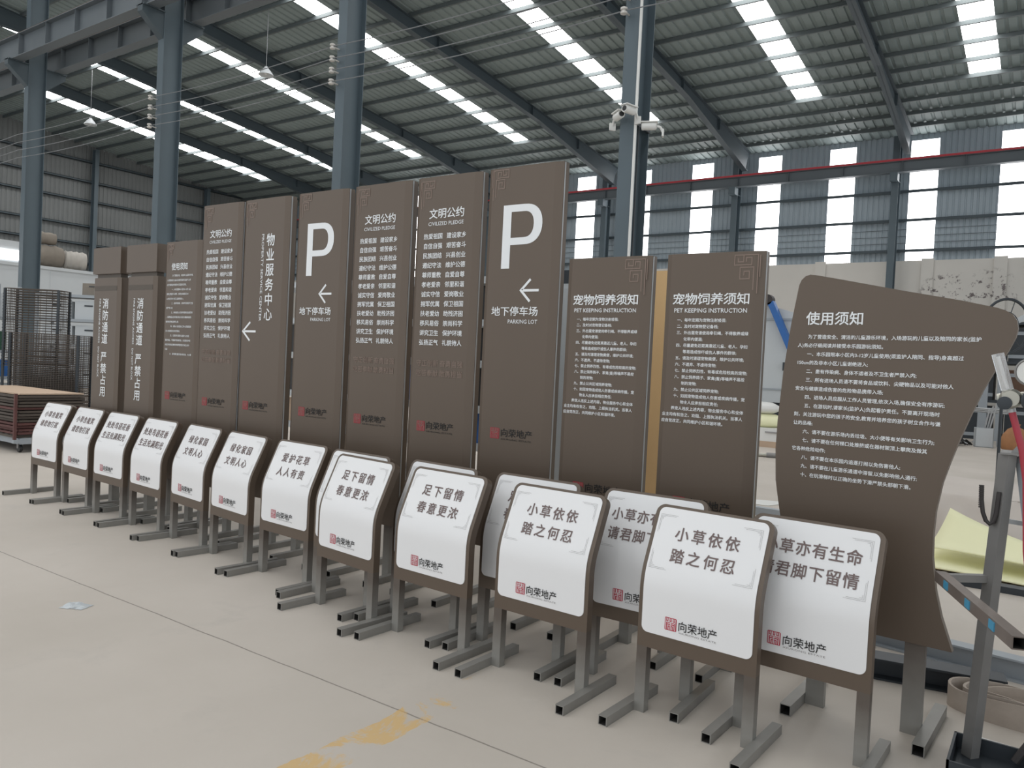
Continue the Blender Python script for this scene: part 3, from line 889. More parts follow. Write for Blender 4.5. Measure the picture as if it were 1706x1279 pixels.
pledge(-3.64, 'brown totem headed 文明公约, just left of the nearer parking totem')
parking(-3.03, 'brown parking totem with a big white P, nearer of the two')
PET = [('一、', '每年定期为宠物注射疫苗;'), ('二、', '及时对宠物登记备档;'), ('三、', '外出遛宠请使用牵引绳，不得散养或绿'), ('', '化带内便溺;'), ('四、', '尽量避免近距离靠近儿童、老人、孕妇'), ('', '等易造成惊吓或伤人事件的群体;'),
       ('五、', '请及时清理宠物粪便，维护公共环境;'), ('六、', '不遗弃、不虐待宠物;'), ('七、', '禁止饲养烈性、有毒或危险较高的宠物;'), ('八、', '禁止饲养鸽子、家禽(畜)等噪声不易控'), ('', '制的宠物;'), ('九、', '禁止公共区域饲养宠物;'),
       ('十、', '如因宠物造成他人伤害或疾病传播，宠'), ('', '物主人应承担相应责任;')]
def pet(x0, label):
    t = totem(x0, .538, 2.195, label)
    L = Lay(); L.chars('宠物饲养须知', .044, 1.921, .073, .060, .0712, .012)
    L.build('heading', M['letter_white'], fnt, t); L = Lay()
    L.text('PET KEEPING INSTRUCTION', .058, 1.877, .03, width=.40, height=.023, bold=.008)
    L.build('subheading', M['letter_white'], fnt, t); L = Lay()
    z = 1.829
    for a, b in PET:
        if a: L.text(a, .078, z, .0205, bold=.014)
        L.text(b, .119, z, .0208, bold=.014); z -= .0342
    L.text('养宠人违反上述内容，物业服务中心和全体', .068, z, .0211, bold=.014); z -= .0342
    L.text('业主均有权告之、劝阻、上报执法机关。当事人', .018, z, .0213, bold=.014); z -= .0342
    L.text('应自觉改正，共同维护小区和谐环境。', .016, z, .0211, bold=.014)
    L.build('lettering', M['letter_white'], fnt, t); motif(t, .502, 2.176, .094, True); logo_on(t, L, .105, .812)
pet(-2.41, 'shorter brown totem headed 宠物饲养须知, left of the two')
pet(-1.78, 'shorter brown totem headed 宠物饲养须知, right of the two')

# flared playground rules board
def flared_board():
    t = thing('rules_board', 'flared brown playground rules board headed 使用须知, at the right', 'sign', (-.856, 3.872, 0), math.radians(-3))
    def arc(c, r, a0, a1, n=8): return [(c[0]+r*math.cos(math.radians(a0+(a1-a0)*i/n)), c[1]+r*math.sin(math.radians(a0+(a1-a0)*i/n))) for i in range(n+1)]
    right = [(.559, .406), (.510, .543), (.482, .654), (.462, .795), (.459, .900), (.463, 1.0), (.482, 1.127), (.507, 1.221), (.539, 1.329), (.574, 1.434), (.612, 1.540), (.650, 1.625), (.694, 1.710)]
    tr = [(.716, 1.765), (.722, 1.80), (.716, 1.835), (.700, 1.860), (.672, 1.877), (.641, 1.888)]
    top = [(.507, 1.920), (.268, 1.968), (.008, 2.024)]
    tl = [(-.105, 2.047), (-.130, 2.050), (-.152, 2.043), (-.170, 2.025), (-.180, 2.0)]
    left = [(-.208, 1.812), (-.233, 1.577), (-.247, 1.341), (-.249, 1.200), (-.240, 1.05), (-.222, .95), (-.200, .84), (-.170, .70), (-.140, .56), (-.105, .407)]
    out = right+tr+top+tl+left
    MB().prism(out, 'y', 0, .042).build('board', [M['brown']], t)
    for s, ux in ((-1, 0.0), (1, .415)):
        MB().box((ux-.042, .006, 0), (ux+.042, .040, .41)).build('leg', M['leg_tall'], t)
        MB().sqtube((ux+s*.0685, -.20, .0255), (ux+s*.0685, .34, .0255), .05).build('foot_bar', [M['steel'], M['tube_in']], t)
    L = Lay(); L.chars('使用须知', -.138, 1.811, .066, .061, .0655, .012); L.build('heading', M['letter_white'], fnt, t); L = Lay()
    for i, r in enumerate(RULES):
        ind = r.startswith('    '); s = r.strip()
        L.text(s, -.124 if ind else -.170, 1.745-.0413*i, .0216, bold=.014)
    L.build('lettering', M['letter_white'], fnt, t)
flared_board()

# ---------------------------------------------------------------- left background
def mesh_deck(z, y, label, mt, dx=0.0):
    m = MB(); x0, x1, y0, y1 = -14.0+dx, -11.72+dx, 4.95+y, 5.88+y
    for xx in (x0, x1): m.bar((xx, y0, z), (xx, y1, z), .03)
    for yy in (y0, y1): m.bar((x0, yy, z), (x1, yy, z), .03)
    n = 14
    for i in range(1, n): xx = x0+(x1-x0)*i/n; m.bar((xx, y0, z+.004), (xx, y1, z+.004), .008)
    for i in range(1, 7): yy = y0+(y1-y0)*i/7; m.bar((x0, yy, z-.006), (x1, yy, z-.006), .008)
    return tag(m.build('mesh_deck', mt), label, 'mesh deck', 'stacked mesh decks')
t = thing('deck_trolley', 'low steel trolley on castors under the stacked mesh decks', 'trolley', (-12.85, 5.42, 0))
f = MB()
for xx in (-1.18, 1.18): f.bar((xx, -.46, .16), (xx, .46, .16), .06, .08)
for yy in (-.44, 0, .44): f.bar((-1.18, yy, .16), (1.18, yy, .16), .06, .08)
for xx in (-1.19, 1.19): f.bar((xx, -.54, .16), (xx, -.44, .16), .05)
f.build('frame', M['greypaint'], t)
for xx in (-1.1, 1.12):
    for yy in (-.42, .42):
        c = MB().lathe([(.02, -.02), (.055, -.02), (.06, 0), (.055, .02), (.02, .02)], (xx, yy, .06), 16, 'y').build('castor', M['black'], t, 40)
        MB().box((xx-.025, yy-.03, .06), (xx+.025, yy-.022, .12)).box((xx-.025, yy+.022, .06), (xx+.025, yy+.03, .12)).build('fork', M['stand'], c)
for xx in (-1.19, 1.19): MB().bar((xx, -.52, .15), (xx, -.52, .82), .035).build('post', M['mesh_red'], t)
nth = ['lowest', 'second', 'third', 'fourth', 'fifth', 'sixth', 'seventh', 'eighth', 'ninth', 'tenth', 'eleventh', 'twelfth', 'thirteenth', 'topmost']
for i in range(14):
    mesh_deck(.222+i*.0425, .02*((i*7) % 3-1), ('%s brown wire mesh deck in the stack on the trolley' % nth[i]) + (', counted from below' if 0 < i < 13 else ''), M['mesh_red'] if i in (1, 2, 3, 4, 9) else M['mesh_steel'], .02*((i*5) % 3-1))
o = MB().box((-13.95, 4.98, .797), (-11.75, 5.86, .815)).build('cardboard_sheet', M['card'])
tag(o, 'tan cardboard sheet lying on top of the mesh deck stack', 'cardboard')

def wire_stillage(loc, rz, w, d, z0, z1, nx, nz, label, posts, sag=0):
    t = thing('wire_stillage', label, 'rack', loc, rz)
    for a in (0, w):
        for b in (0, d):
            m = MB().bar((a, b, 0), (a, b, z1), .035)
            for k in range(int((z1-z0)/.055)): m.box((a-.03, b-.012, z0+k*.055), (a+.03, b+.012, z0+k*.055+.014))
            m.build('post', M[posts], t)
    m = MB()
    for b in (0, d*.25, d/2, d*.75, d):
        for k in range(nz+1):
            z = z0+(z1-z0)*k/nz; m.bar((0, b, z), (w, b, z), .010)
    for a in (0, w):
        for k in range(nz+1):
            z = z0+(z1-z0)*k/nz; m.bar((a, 0, z), (a, d, z), .008)
    m.build('shelf_wires', M['mesh_steel'], t)
    m = MB()
    for b in (0, d):
        for k in range(1, nx): m.bar((w*k/nx, b, z0), (w*k/nx, b, z1), .006)
    for a in (0, w):
        for k in range(1, 8): m.bar((a, d*k/8, z0), (a, d*k/8, z1), .006)
    m.build('upright_wires', M['mesh_steel'], t)
RZ = math.radians(34.8)
wire_stillage((-15.30, 6.20, 0), RZ, .95, .35, 1.1, 2.47, 9, 30, 'tall wire rack with closely spaced shelves, behind the trolley at left', 'dark')
wire_stillage((-14.50, 5.98, 0), RZ, 1.15, .42, .25, 1.68, 26, 46, 'shorter dense brown wire rack before the tall wire rack', 'dark')

# white partition cabin, window, rolls on top
cb = MB().box((-33.2, 2, 0), (-33.0, 19.5, 4.52)).box((-33.02, 2, 4.42), (-32.94, 19.5, 4.54))
for y in range(3, 20, 2): cb.box((-33.0, y-.02, 0), (-32.985, y+.02, 4.42))
struct(cb.build('wall_cabin', M['greywhite']), 'pale panel partition of a site cabin at far left', 'wall')
o = MB().box((-33.0, 2, 4.62), (-32.96, 13.85, 5.0)).build('window_%d' % wn, M['daylight']); struct(o, 'bright slot window above the cabin at far left', 'window'); wn += 1
struct(MB().box((-33.2, 2, 4.54), (-33.0, 13.9, 4.62)).box((-33.2, 2, 5.0), (-33.0, 13.9, 5.35)).box((-33.2, 13.86, 4.54), (-33.0, 14.0, 5.35)).build('wall_cabin_upper', M['greywhite']), 'pale panel above the cabin roof at far left', 'wall')
def roll(name, p, q, r, m_, label, squash=1):
    mb = MB(); n = 12; pts = [Vector(p)+(Vector(q)-Vector(p))*(i/n) for i in range(n+1)]
    rs = [r*(.9 if i in (0, n) else 1+.06*math.sin(i*2.1)) for i in range(n+1)]
    return tag(mb.tube(pts, rs, 18).build(name, M[m_], smooth=50), label, 'roll', 'rolls on the cabin roof')
roll('felt_roll', (-33.6, 14.1, 4.99), (-33.45, 15.58, 4.99), .43, 'felt', 'large brown felt roll lying on the cabin roof')
roll('felt_roll', (-33.65, 14.2, 5.70), (-33.5, 15.35, 5.70), .24, 'felt', 'smaller tan felt roll on top of the large brown roll')
roll('felt_roll', (-33.45, 15.66, 4.94), (-33.25, 16.45, 4.94), .36, 'felt2', 'pale felt roll at the right on the cabin roof')

def shelf_unit(loc, rz, w, d, h, levels, label, m_='greypaint'):
    t = thing('storage_shelf', label, 'shelf', loc, rz)
    for a in (0, w):
        for b in (0, d): MB().bar((a, b, 0), (a, b, h), .05).build('post', M[m_], t)
    for z in levels: MB().box((-.02, -.02, z-.03), (w+.02, d+.02, z+.03)).build('shelf', M[m_], t)
    return t
shelf_unit((-18.3, 8.05, 0), RZ, 1.5, .6, 2.62, (.12, .62, 1.05, 1.5, 2.05, 2.58), 'grey metal shelf unit with bins between the wire rack and the fire lane totem')
def at_shelf(x, y, z):
    c, s = math.cos(RZ), math.sin(RZ); return (-18.3+x*c-y*s, 8.05+x*s+y*c, z)
def shelf_box(x, z, w, h, m_, label, name='storage_bin'):
    t = thing(name, label, 'box', at_shelf(x, .06, z), RZ, 'bins on the grey shelf')
    MB().box((0, 0, 0), (w, .46, h)).build('bin', M[m_], t)
    MB().box((w*.35, -.012, h*.70), (w*.65, .0, h*.78)).build('handle', M['dark'], t)
for i, (x, z, wd, h, m_, lab) in enumerate([(.95, 2.612, .42, .26, 'felt', 'brown carton with a printed stripe on the top of the grey shelf'), (.1, 2.082, .62, .38, 'greywhite', 'pale bin on the upper left of the grey shelf'), (.8, 2.082, .6, .40, 'greywhite', 'pale bin on the upper right of the grey shelf'),
        (.1, 1.532, .65, .40, 'greywhite', 'pale bin on the middle left of the grey shelf'), (.82, 1.532, .6, .42, 'greywhite', 'pale bin on the middle right of the grey shelf'), (.1, 1.082, .65, .34, 'greypaint', 'grey bin on the left under the middle shelf'), (.82, 1.082, .6, .34, 'greywhite', 'pale bin on the right under the middle shelf'),
        (.1, .652, .65, .3, 'greypaint', 'grey bin on the lower left of the grey shelf'), (.82, .652, .6, .3, 'greywhite', 'pale bin on the lower right of the grey shelf')]):
    shelf_box(x, z, wd, h, m_, lab)
# pallet rack with blue bins at the frame's left edge
t = thing('pallet_rack', 'dark green rack with blue and white bins at the far left edge', 'rack', (-19.2, 6.3, 0), RZ)
for a in (0, 1.5):
    for b in (0, .7): MB().bar((a, b, 0), (a, b, 2.7), .06).build('post', M['greypaint'], t)
for z in (.25, .75, 1.3, 2.0): MB().box((-.03, -.03, z-.03), (1.53, .73, z+.03)).build('shelf', M['greypaint'], t)
def rack_bin(x, z, wd, h, m_, label):
    c, s = math.cos(RZ), math.sin(RZ)
    tt = thing('storage_bin', label, 'box', (-19.2+x*c-.05*s, 6.3+x*s+.05*c, z+.031), RZ)
    MB().box((0, 0, 0), (wd, .55, h)).build('bin', M[m_], tt); MB().box((0, -.02, h-.05), (wd, .0, h)).build('rim', M[m_], tt)
rack_bin(.1, 1.3, 1.2, .4, 'green', 'dark green bin on the left edge rack')
rack_bin(.1, .75, 1.3, .35, 'blue', 'long blue bin on the left edge rack')
rack_bin(.1, .25, 1.3, .35, 'greywhite', 'pale bin at the bottom of the left edge rack')
rack_bin(.1, 2.0, 1.2, .5, 'greywhite', 'pale bin at the top of the left edge rack')

# ---------------------------------------------------------------- behind the totems: rack of finished black sign panels
t = thing('panel_rack', 'long pale rack of black sign panels glimpsed between the totems', 'rack', (-8.2, 6.25, 0))
for x in (0, 1.9, 3.75): 
    for y in (0, .6): MB().bar((x, y, 0), (x, y, 2.55), .06).build('post', M['greypaint'], t)
for z in (.30, .70, 1.08, 1.54, 1.95, 2.38): MB().box((-.03, -.03, z-.035), (3.78, .63, z+.035)).build('shelf', M['greywhite'], t)
def black_panel(x, z, w_, h_, marks, label, ring=False, m_='black'):
    tt = thing('sign_panel', label, 'panel', (x, 6.32, z+.002), 0, 'panels on the long rack')
    MB().box((0, 0, 0), (w_, .03, h_)).build('board', M[m_], tt)
    L = Lay()
    if ring:
        n = 28
        for i in range(n):
            a0, a1 = 2*PI*i/n, 2*PI*(i+1)/n; r0, r1, c = h_*.36, h_*.46, (w_/2, h_/2)
            L.add([(c[0]+r0*math.cos(a0), c[1]+r0*math.sin(a0)), (c[0]+r1*math.cos(a0), c[1]+r1*math.sin(a0)), (c[0]+r1*math.cos(a1), c[1]+r1*math.sin(a1)), (c[0]+r0*math.cos(a1), c[1]+r0*math.sin(a1))], [(0, 1, 2, 3)])
    for s, u, v, em in marks: L.text(s, u, v, em, bold=.01)
    if L.v: L.build('lettering', M['letter_white'], lambda u, v, k=0: (u, -.002-.00025*k, v), tt)
black_panel(-4.95, 1.985, .48, .35, [('出口', .27, .05, .085), ('↑', .33, .2, .13)], 'black exit direction panel on the upper shelf, right of the nearer pledge totem')
black_panel(-4.95, 1.575, .48, .33, [('<', .26, .17, .14), ('折返', .22, .04, .075)], 'black turn-back panel with an arrow on the middle shelf')
black_panel(-4.95, 1.115, .48, .38, [('儿童', .25, .12, .09)], 'black panel with two white characters below the turn-back panel')
black_panel(-4.95, .735, .48, .30, [], 'dark blue blank panel under the black panels', m_='blue')
black_panel(-7.75, 1.575, .75, .33, [], 'black panel with a white ring, between service and parking totems', ring=True)
black_panel(-7.75, 1.115, .75, .38, [('A', .30, .05, .33)], 'black panel with a big white A, below the ring panel')
black_panel(-6.75, 1.575, .65, .33, [('A', .26, .05, .33)], 'black panel with a big white A, right of the farther parking totem')
black_panel(-6.75, 1.115, .65, .38, [], 'black panel with a white ring, right of the farther parking totem', ring=True)
black_panel(-5.80, 1.985, .62, .35, [], 'blank black panel on the upper shelf between the pledge totems')
black_panel(-5.80, 1.575, .62, .33, [], 'blank black panel on the middle shelf between the pledge totems')
black_panel(-5.80, 1.115, .62, .38, [], 'pale blue blank panel between the pledge totems', m_='blue')
def carton(x, y, z, w_, d_, h_, label, m_='card'):
    tt = thing('carton', label, 'box', (x, y, z))
    MB().box((0, 0, 0), (w_, d_, h_)).build('box', M[m_], tt)
    MB().box((w_/2-.025, -.001, 0), (w_/2+.025, 0, h_)).box((w_/2-.025, 0, h_), (w_/2+.025, d_, h_+.001)).build('tape', M['amber'], tt)
carton(-7.70, 6.30, .737, .7, .4, .28, 'tan carton on the low shelf between service and parking totems')
carton(-6.75, 6.30, .337, .6, .4, .30, 'tan carton on the bottom shelf right of the farther parking totem')

# plywood sheet and cabinet near the pet totems
t = thing('plywood_sheet', 'tall orange plywood sheet standing between the two pet totems', 'board', (-2.95, 5.6, 0))
MB().box((0, 0, 0), (1.15, .018, 2.33)).build('sheet', M['ply'], t); MB().box((.1, .018, 0), (.16, .06, 2.2)).box((1.0, .018, 0), (1.06, .06, 2.2)).build('batten', M['card'], t)
t = thing('steel_cabinet', 'pale grey steel cabinet standing left of the pet totems', 'cabinet', (-3.62, 5.55, 0))
MB().box((0, 0, .06), (.42, .4, 2.24)).build('body', M['greywhite'], t); MB().box((.02, .02, 0), (.40, .38, .06)).build('base', M['dark'], t)
d = MB().box((.01, -.015, .09), (.41, 0, 2.2)).build('door', M['greywhite'], t); MB().box((.34, -.04, 1.1), (.36, -.015, 1.25)).build('handle', M['stand'], d)
o = MB().box((-3.55, 5.6, 2.24), (-3.22, 5.9, 2.36)).build('toolbox', M['dark']); tag(o, 'dark toolbox on top of the pale steel cabinet', 'toolbox')

# between the right pet totem and the rules board: a pale machine farther back
t = thing('pale_machine', 'large pale grey machine with a sloping top, far behind the right pet totem', 'machine', (0, 0, 0))
MB().prism([(-7.6, .95), (-4.4, .95), (-4.4, 2.9), (-7.6, 3.8)], 'y', 19.0, 20.6).build('housing', M['greywhite'], t)
MB().box((-7.4, 19.15, .0), (-4.6, 20.4, .95)).build('base', M['dark'], t)
MB().box((-7.6, 18.97, 2.92), (-4.4, 19.0, 2.97)).box((-7.6, 18.97, 1.25), (-4.4, 19.0, 1.29)).build('seam_strip', M['greypaint'], t)
a = MB().bar((-5.66, 18.86, 3.34), (-5.14, 18.86, 2.25), .14, .20, (0, 1, 0)).build('arm', M['blue'], t)
MB().lathe([(.02, -.12), (.13, -.12), (.13, .12), (.02, .12)], (-5.74, 18.88, 3.40), 16, 'y').build('pivot', M['rebar'], a, 40)
MB().box((-5.30, 18.82, 1.72), (-5.0, 19.0, 1.92)).build('latch', M['dark'], t)
t = thing('sheet_pallet', 'low pallet of white flat sheets on the floor before the pale machine', 'pallet', (-6.9, 17.4, 0))
MB().box((0, 0, 0), (2.4, .1, .10)).box((0, .9, 0), (2.4, 1.0, .10)).box((0, 0, .10), (2.4, 1.0, .13)).build('pallet_base', M['card'], t)
MB().box((.03, .03, .13), (2.37, .97, .42)).build('sheet_bundle', M['white_plastic'], t)
MB().box((.8, -.005, .22), (1.5, .03, .25)).box((1.7, -.005, .32), (2.3, .03, .35)).build('strap', M['line_grey'], t)
def sack(x, y, z, m_, label, sx=.55, sz=.22):
    m = MB(); n = 18; rings = []
    pr = [(.75, 0), (1.0, .25), (1.0, .65), (.7, .95), (.25, 1.0)]
    for r, h in pr: rings += [(r*math.cos(2*PI*k/n)*(1+.06*math.sin(3*k)), r*.6*math.sin(2*PI*k/n), h) for k in range(n)]
    fs = [(i*n+k, i*n+(k+1) % n, (i+1)*n+(k+1) % n, (i+1)*n+k) for i in range(len(pr)-1) for k in range(n)]+[tuple(range(n))[::-1], tuple((len(pr)-1)*n+k for k in range(n))]
    o = m.add(rings, fs).build('sack', M[m_], smooth=60); o.location = (x, y, z); o.scale = (sx, sx, sz)
    return tag(o, label, 'sack', 'sacks on the sheet pallet')
sack(-5.55, 17.9, .424, 'foam', 'pale green bulging sack on the white sheet pallet', .62, .30)
sack(-5.6, 17.9, .728, 'white_plastic', 'white folded sack lying on the pale green sack', .55, .26)
t = thing('floor_pipe', 'thin pipe lying on the floor left of the rules board', 'pipe', (0, 0, 0))
MB().tube([(-6.4, 14.6, .04), (-4.6, 15.2, .04), (-3.6, 15.5, .04)], .04, 10).build('pipe', M['brass'], t, 40); MB().tube([(-4.50, 15.23, .04), (-4.30, 15.29, .04)], .055, 10).build('coupling', M['stand'], t, 40)
o = MB().prism([(-3.15, 9.4), (-2.75, 9.5), (-2.55, 10.0), (-3.1, 9.8)], 'z', .002, .006).build('paper_sheet', M['white_plastic']); tag(o, 'loose white paper on the floor behind the right pet totem', 'paper')
m = MB().box((-3.4, 8.75, 0), (-1.7, 8.85, .09)); tag(m.build('steel_rail', M['greypaint']), 'grey green steel rail on the floor between pet totem and rules board', 'rail')

# ---------------------------------------------------------------- right-hand clutter
def covered_stack():
    t = thing('covered_stack', 'low stack under a pale crumpled dust sheet behind the rules board', 'stack', (0, 0, 0))
    MB().box((-1.30, 9.25, .0), (3.2, 11.3, .38)).build('pallet_load', M['cloth'], t)
    nx, ny = 60, 40; vs = []; fs = []
    rnd = random.Random(3)
    for j in range(ny+1):
        for i in range(nx+1):
            x = -1.42+4.75*i/nx; v = j/ny
            rip = .03*math.sin(x*5+3*v)+.02*math.sin(x*11.3+v*9)+.012*math.sin(x*23-v*17)
            if v < .45:
                k = v/.45; y = 8.86+.30*k+rip*2.2*(1-k*.6); z = .015+.44*k**.8+rip*.25*k
            else:
                k = (v-.45)/.55; y = 9.16+2.2*k; z = .455-.05*k+.012*math.sin(x*3+k*6)
            vs.append((x, y, z))
    for j in range(ny):
        for i in range(nx):
            a = j*(nx+1)+i; fs.append((a, a+1, a+nx+2, a+nx+1))
    MB().add(vs, fs).build('dust_sheet', M['cloth'], t, 60)
covered_stack()
def foam(pts, z, m_, label, curl=.10):
    """sheet lying on the floor with one lifted corner"""
    a, b, c, d = [Vector(p) for p in pts]; n = 10; vs = []; fs = []
    for j in range(n+1):
        for i in range(n+1):
            u, v = i/n, j/n
            p = a*(1-u)*(1-v)+b*u*(1-v)+c*u*v+d*(1-u)*v
            vs.append((p.x, p.y, z+curl*max(0, (1-u)*v-.25)**1.4+.008*math.sin(6*u+4*v)))
    for j in range(n):
        for i in range(n): k = j*(n+1)+i; fs.append((k, k+1, k+n+2, k+n+1))
    o = MB().add(vs, fs).build('foam_sheet', M[m_], smooth=60)
    md = o.modifiers.new('solid', 'SOLIDIFY'); md.thickness = .012; md.offset = 1
    return tag(o, label, 'sheet', 'sheets by the dust sheet')
foam([(-1.0, 7.35, 0), (.55, 7.25, 0), (.6, 7.95, 0), (-.9, 8.05, 0)], .036, 'foam', 'pale yellow foam sheet lying nearest the rules board', .12)
foam([(-.85, 7.6, 0), (.3, 7.45, 0), (.5, 8.05, 0), (-.72, 8.18, 0)], .16, 'foam', 'pale yellow foam sheet with a raised corner, on the other sheet', .42)
foam([(-.95, 7.24, 0), (-.35, 7.18, 0), (-.33, 7.235, 0), (-.93, 7.30, 0)], .012, 'amber', 'narrow amber film strip under the yellow foam sheets', 0)
m = MB().box((-1.0, 7.0, 0), (1.2, 7.12, .05)); tag(m.build('steel_flat', M['dark']), 'dark steel flat bar lying in front of the yellow foam sheets', 'bar')
def channel(name, p, q, w, h, m_, label):
    t = thing(name, label, 'steel beam', p, math.atan2(q[1]-p[1], q[0]-p[0]))
    L = math.hypot(q[0]-p[0], q[1]-p[1])
    MB().box((0, -w/2, 0), (L, w/2, .01)).build('lower_flange', M[m_], t)
    MB().box((0, -.006, .01), (L, .006, h-.01)).build('web', M[m_], t)
    MB().box((0, -w/2, h-.01), (L, w/2, h)).build('upper_flange', M[m_], t)
channel('steel_beam', (-1.25, 5.12, 0), (1.2, 4.80, 0), .10, .12, 'greypaint', 'grey steel beam lying on the floor behind the rules board, farther one')
channel('steel_beam', (-1.3, 4.40, 0), (-.12, 4.62, 0), .14, .11, 'dark', 'dark steel beam lying close behind the rules board')
def sling():
    t = thing('webbing_sling', 'coiled worn lifting sling lying on the floor right of the rules board', 'sling', (.03, 4.37, 0))
    for k, (r, z0) in enumerate(((.36, 0), (.30, .004), (.24, .002))):
        vs = []; fs = []; n = 40
        for i in range(n+1):
            a = 2*PI*i/n
            x, y = r*1.05*math.cos(a), r*.40*math.sin(a)
            wob = .01*math.sin(3*a+k)
            for rr, zz in ((0, 0), (.012, 0), (.012, .11+wob), (0, .11+wob)):
                vs.append((x*(1-rr/r*1.0), y*(1-rr/r*1.0), z0+zz))
        for i in range(n):
            for j in range(4): fs.append((4*i+j, 4*i+(j+1) % 4, 4*i+4+(j+1) % 4, 4*i+4+j))
        MB().add(vs, fs).build('webbing_turn', M['sling'], t, 50)
sling()
o = MB().prism([(-.27, 3.98), (-.05, 3.93), (.09, 3.96), (-.02, 4.0), (-.22, 4.02)], 'z', .001, .012).build('rag', M['white_plastic']); tag(o, 'small white rag on the floor before the coiled sling', 'rag')

def steel_stand():
    t = thing('steel_stand', 'near steel stand with a rebar hook and slanting arm, at the right edge', 'stand', (0, 0, 0))
    MB().sqtube((-.205, 3.78, .012), (-.140, 3.76, 1.285), .047, up=(.60, .80, 0)).build('post', [M['stand'], M['tube_in']], t)
    MB().sqtube((-.085, 3.80, 1.28), (.10, 3.62, .12), .045).build('brace', [M['greypaint'], M['tube_in']], t)
    MB().sqtube((-.06, 3.86, 1.26), (.06, 3.95, .12), .05).build('rear_leg', [M['stand'], M['tube_in']], t)
    MB().box((-.165, 3.72, 1.285), (-.03, 3.90, 1.293)).add([(-.13, 3.76, 1.293), (-.09, 3.76, 1.293), (-.10, 3.765, 1.335)], [(0, 1, 2)]).build('top_plate', M['stand'], t)
    MB().bar((-.14, 3.79, 1.01), (-.05, 3.83, 1.0), .018).build('bolt', M['edge'], t)
    pts = [(-.222, 3.735, 1.15), (-.219, 3.735, 1.09), (-.212, 3.735, 1.04), (-.200, 3.735, 1.008), (-.186, 3.735, .995), (-.173, 3.735, 1.006), (-.166, 3.735, 1.04), (-.162, 3.735, 1.10), (-.16, 3.735, 1.13)]
    m = MB().tube(pts, .0085, 10)
    for k in range(12): m.lathe([(.0086, 0), (.0100, .001), (.0100, .0035), (.0086, .0045)], (-.222+.0004*k*.5, 3.735, 1.146-.008*k), 10)
    m.build('hook', M['rebar'], t, 40)
    MB().sqtube((-.343, 3.66, .765), (-.045, 2.885, .765), .042).build('arm', [M['brown_steel'], M['tube_in']], t)
    MB().bar((-.17, 3.78, .765), (-.335, 3.64, .765), .03).build('arm_tie', M['stand'], t)
    for k, yy in enumerate((3.52, 3.28, 3.05)):
        xx = -.343+(3.66-yy)*(.298/.775)
        MB().bar((xx-.009, yy+.02, .765), (xx+.009, yy-.03, .765), .0445, .030).build('sticker', M['cyan'], t)
    b = MB()
    b.box((-.27, 3.52, .0), (.35, 3.53, .075)).box((-.27, 3.83, 0), (.35, 3.84, .075)).box((-.27, 3.52, 0), (.35, 3.84, .01)).box((-.27, 3.52, 0), (-.26, 3.84, .075))
    b.build('base_tray', M['dark'], t)
    MB().tube([(-.05, 3.80, .03), (.22, 3.95, .50)], .016, 8).build('diagonal_rod', M['rebar'], t)
steel_stand()

def regulator(t):
    # regulator hangs to the left of the cylinder valve
    bx, by, bz = -.205, -.20, 1.535
    rg = MB().tube([(bx+.04, by, bz), (-.10, -.10, 1.59), (0, 0, 1.61)], .014, 10).lathe([(.012, -.03), (.022, -.026), (.026, -.01), (.026, .02), (.02, .03)], (bx, by, bz-.01), 18, 'y').tube([(bx-.03, by, bz-.012), (bx+.05, by, bz+.0)], .014, 10).build('regulator', M['brass'], t, 40)
    g = MB().lathe([(.032, .0), (.036, .004), (.036, .024), (.033, .026), (.031, .022)], (bx+.040, by-.01, bz+.060), 26, 'y').build('gauge', M['stand'], t, 40)
    MB().lathe([(.0305, .0), (.0305, .0225)], (bx+.040, by-.01, bz+.060), 24, 'y').build('dial', M['dial'], g, 40)
    MB().bar((bx+.032, by-.0345, bz+.050), (bx+.050, by-.0345, bz+.074), .003).build('needle', M['black'], g)
    g2 = MB().lathe([(.022, .0), (.030, .004), (.030, .03), (.024, .034), (.014, .03)], (bx+.052, by-.012, bz-.012), 26, 'y').build('adjusting_knob', M['dark'], t, 40)
    MB().lathe([(.012, .03), (.015, .034), (.012, .045), (.004, .048)], (bx+.052, by-.012, bz-.012), 18, 'y').build('knob_centre', M['edge'], g2, 40)
    MB().lathe([(.012, 0), (.017, .002), (.017, .016), (.008, .018)], (bx-.012, by-.02, bz-.022), 18, 'y').build('outlet_port', M['dark'], t, 40)
    m = MB().tube([(bx-.005, by-.01, bz+.0), (bx-.035, by-.012, bz+.105)], .0145, 18)
    m.build('flow_tube', M['clear'], t, 40)
    MB().tube([(bx-.006, by-.01, bz+.006), (bx-.034, by-.012, bz+.098)], .004, 8).build('flow_scale', M['white_plastic'], t, 40)
    MB().tube([(bx+.0, by-.01, bz-.028), (bx+.012, by-.012, bz-.07), (bx+.032, by-.012, bz-.14), (bx+.045, by-.01, bz-.22), (bx+.055, by, bz-.40), (bx+.10, by+.02, bz-.75), (bx+.16, by+.03, bz-1.2), (bx+.2, by+.0, bz-1.53)], .0085, 12).build('hose', M['red_hose'], t, 50)
    MB().tube([(bx+.001, by-.01, bz-.033), (bx+.004, by-.01, bz-.045)], .0105, 12).build('hose_clip', M['edge'], t, 40)
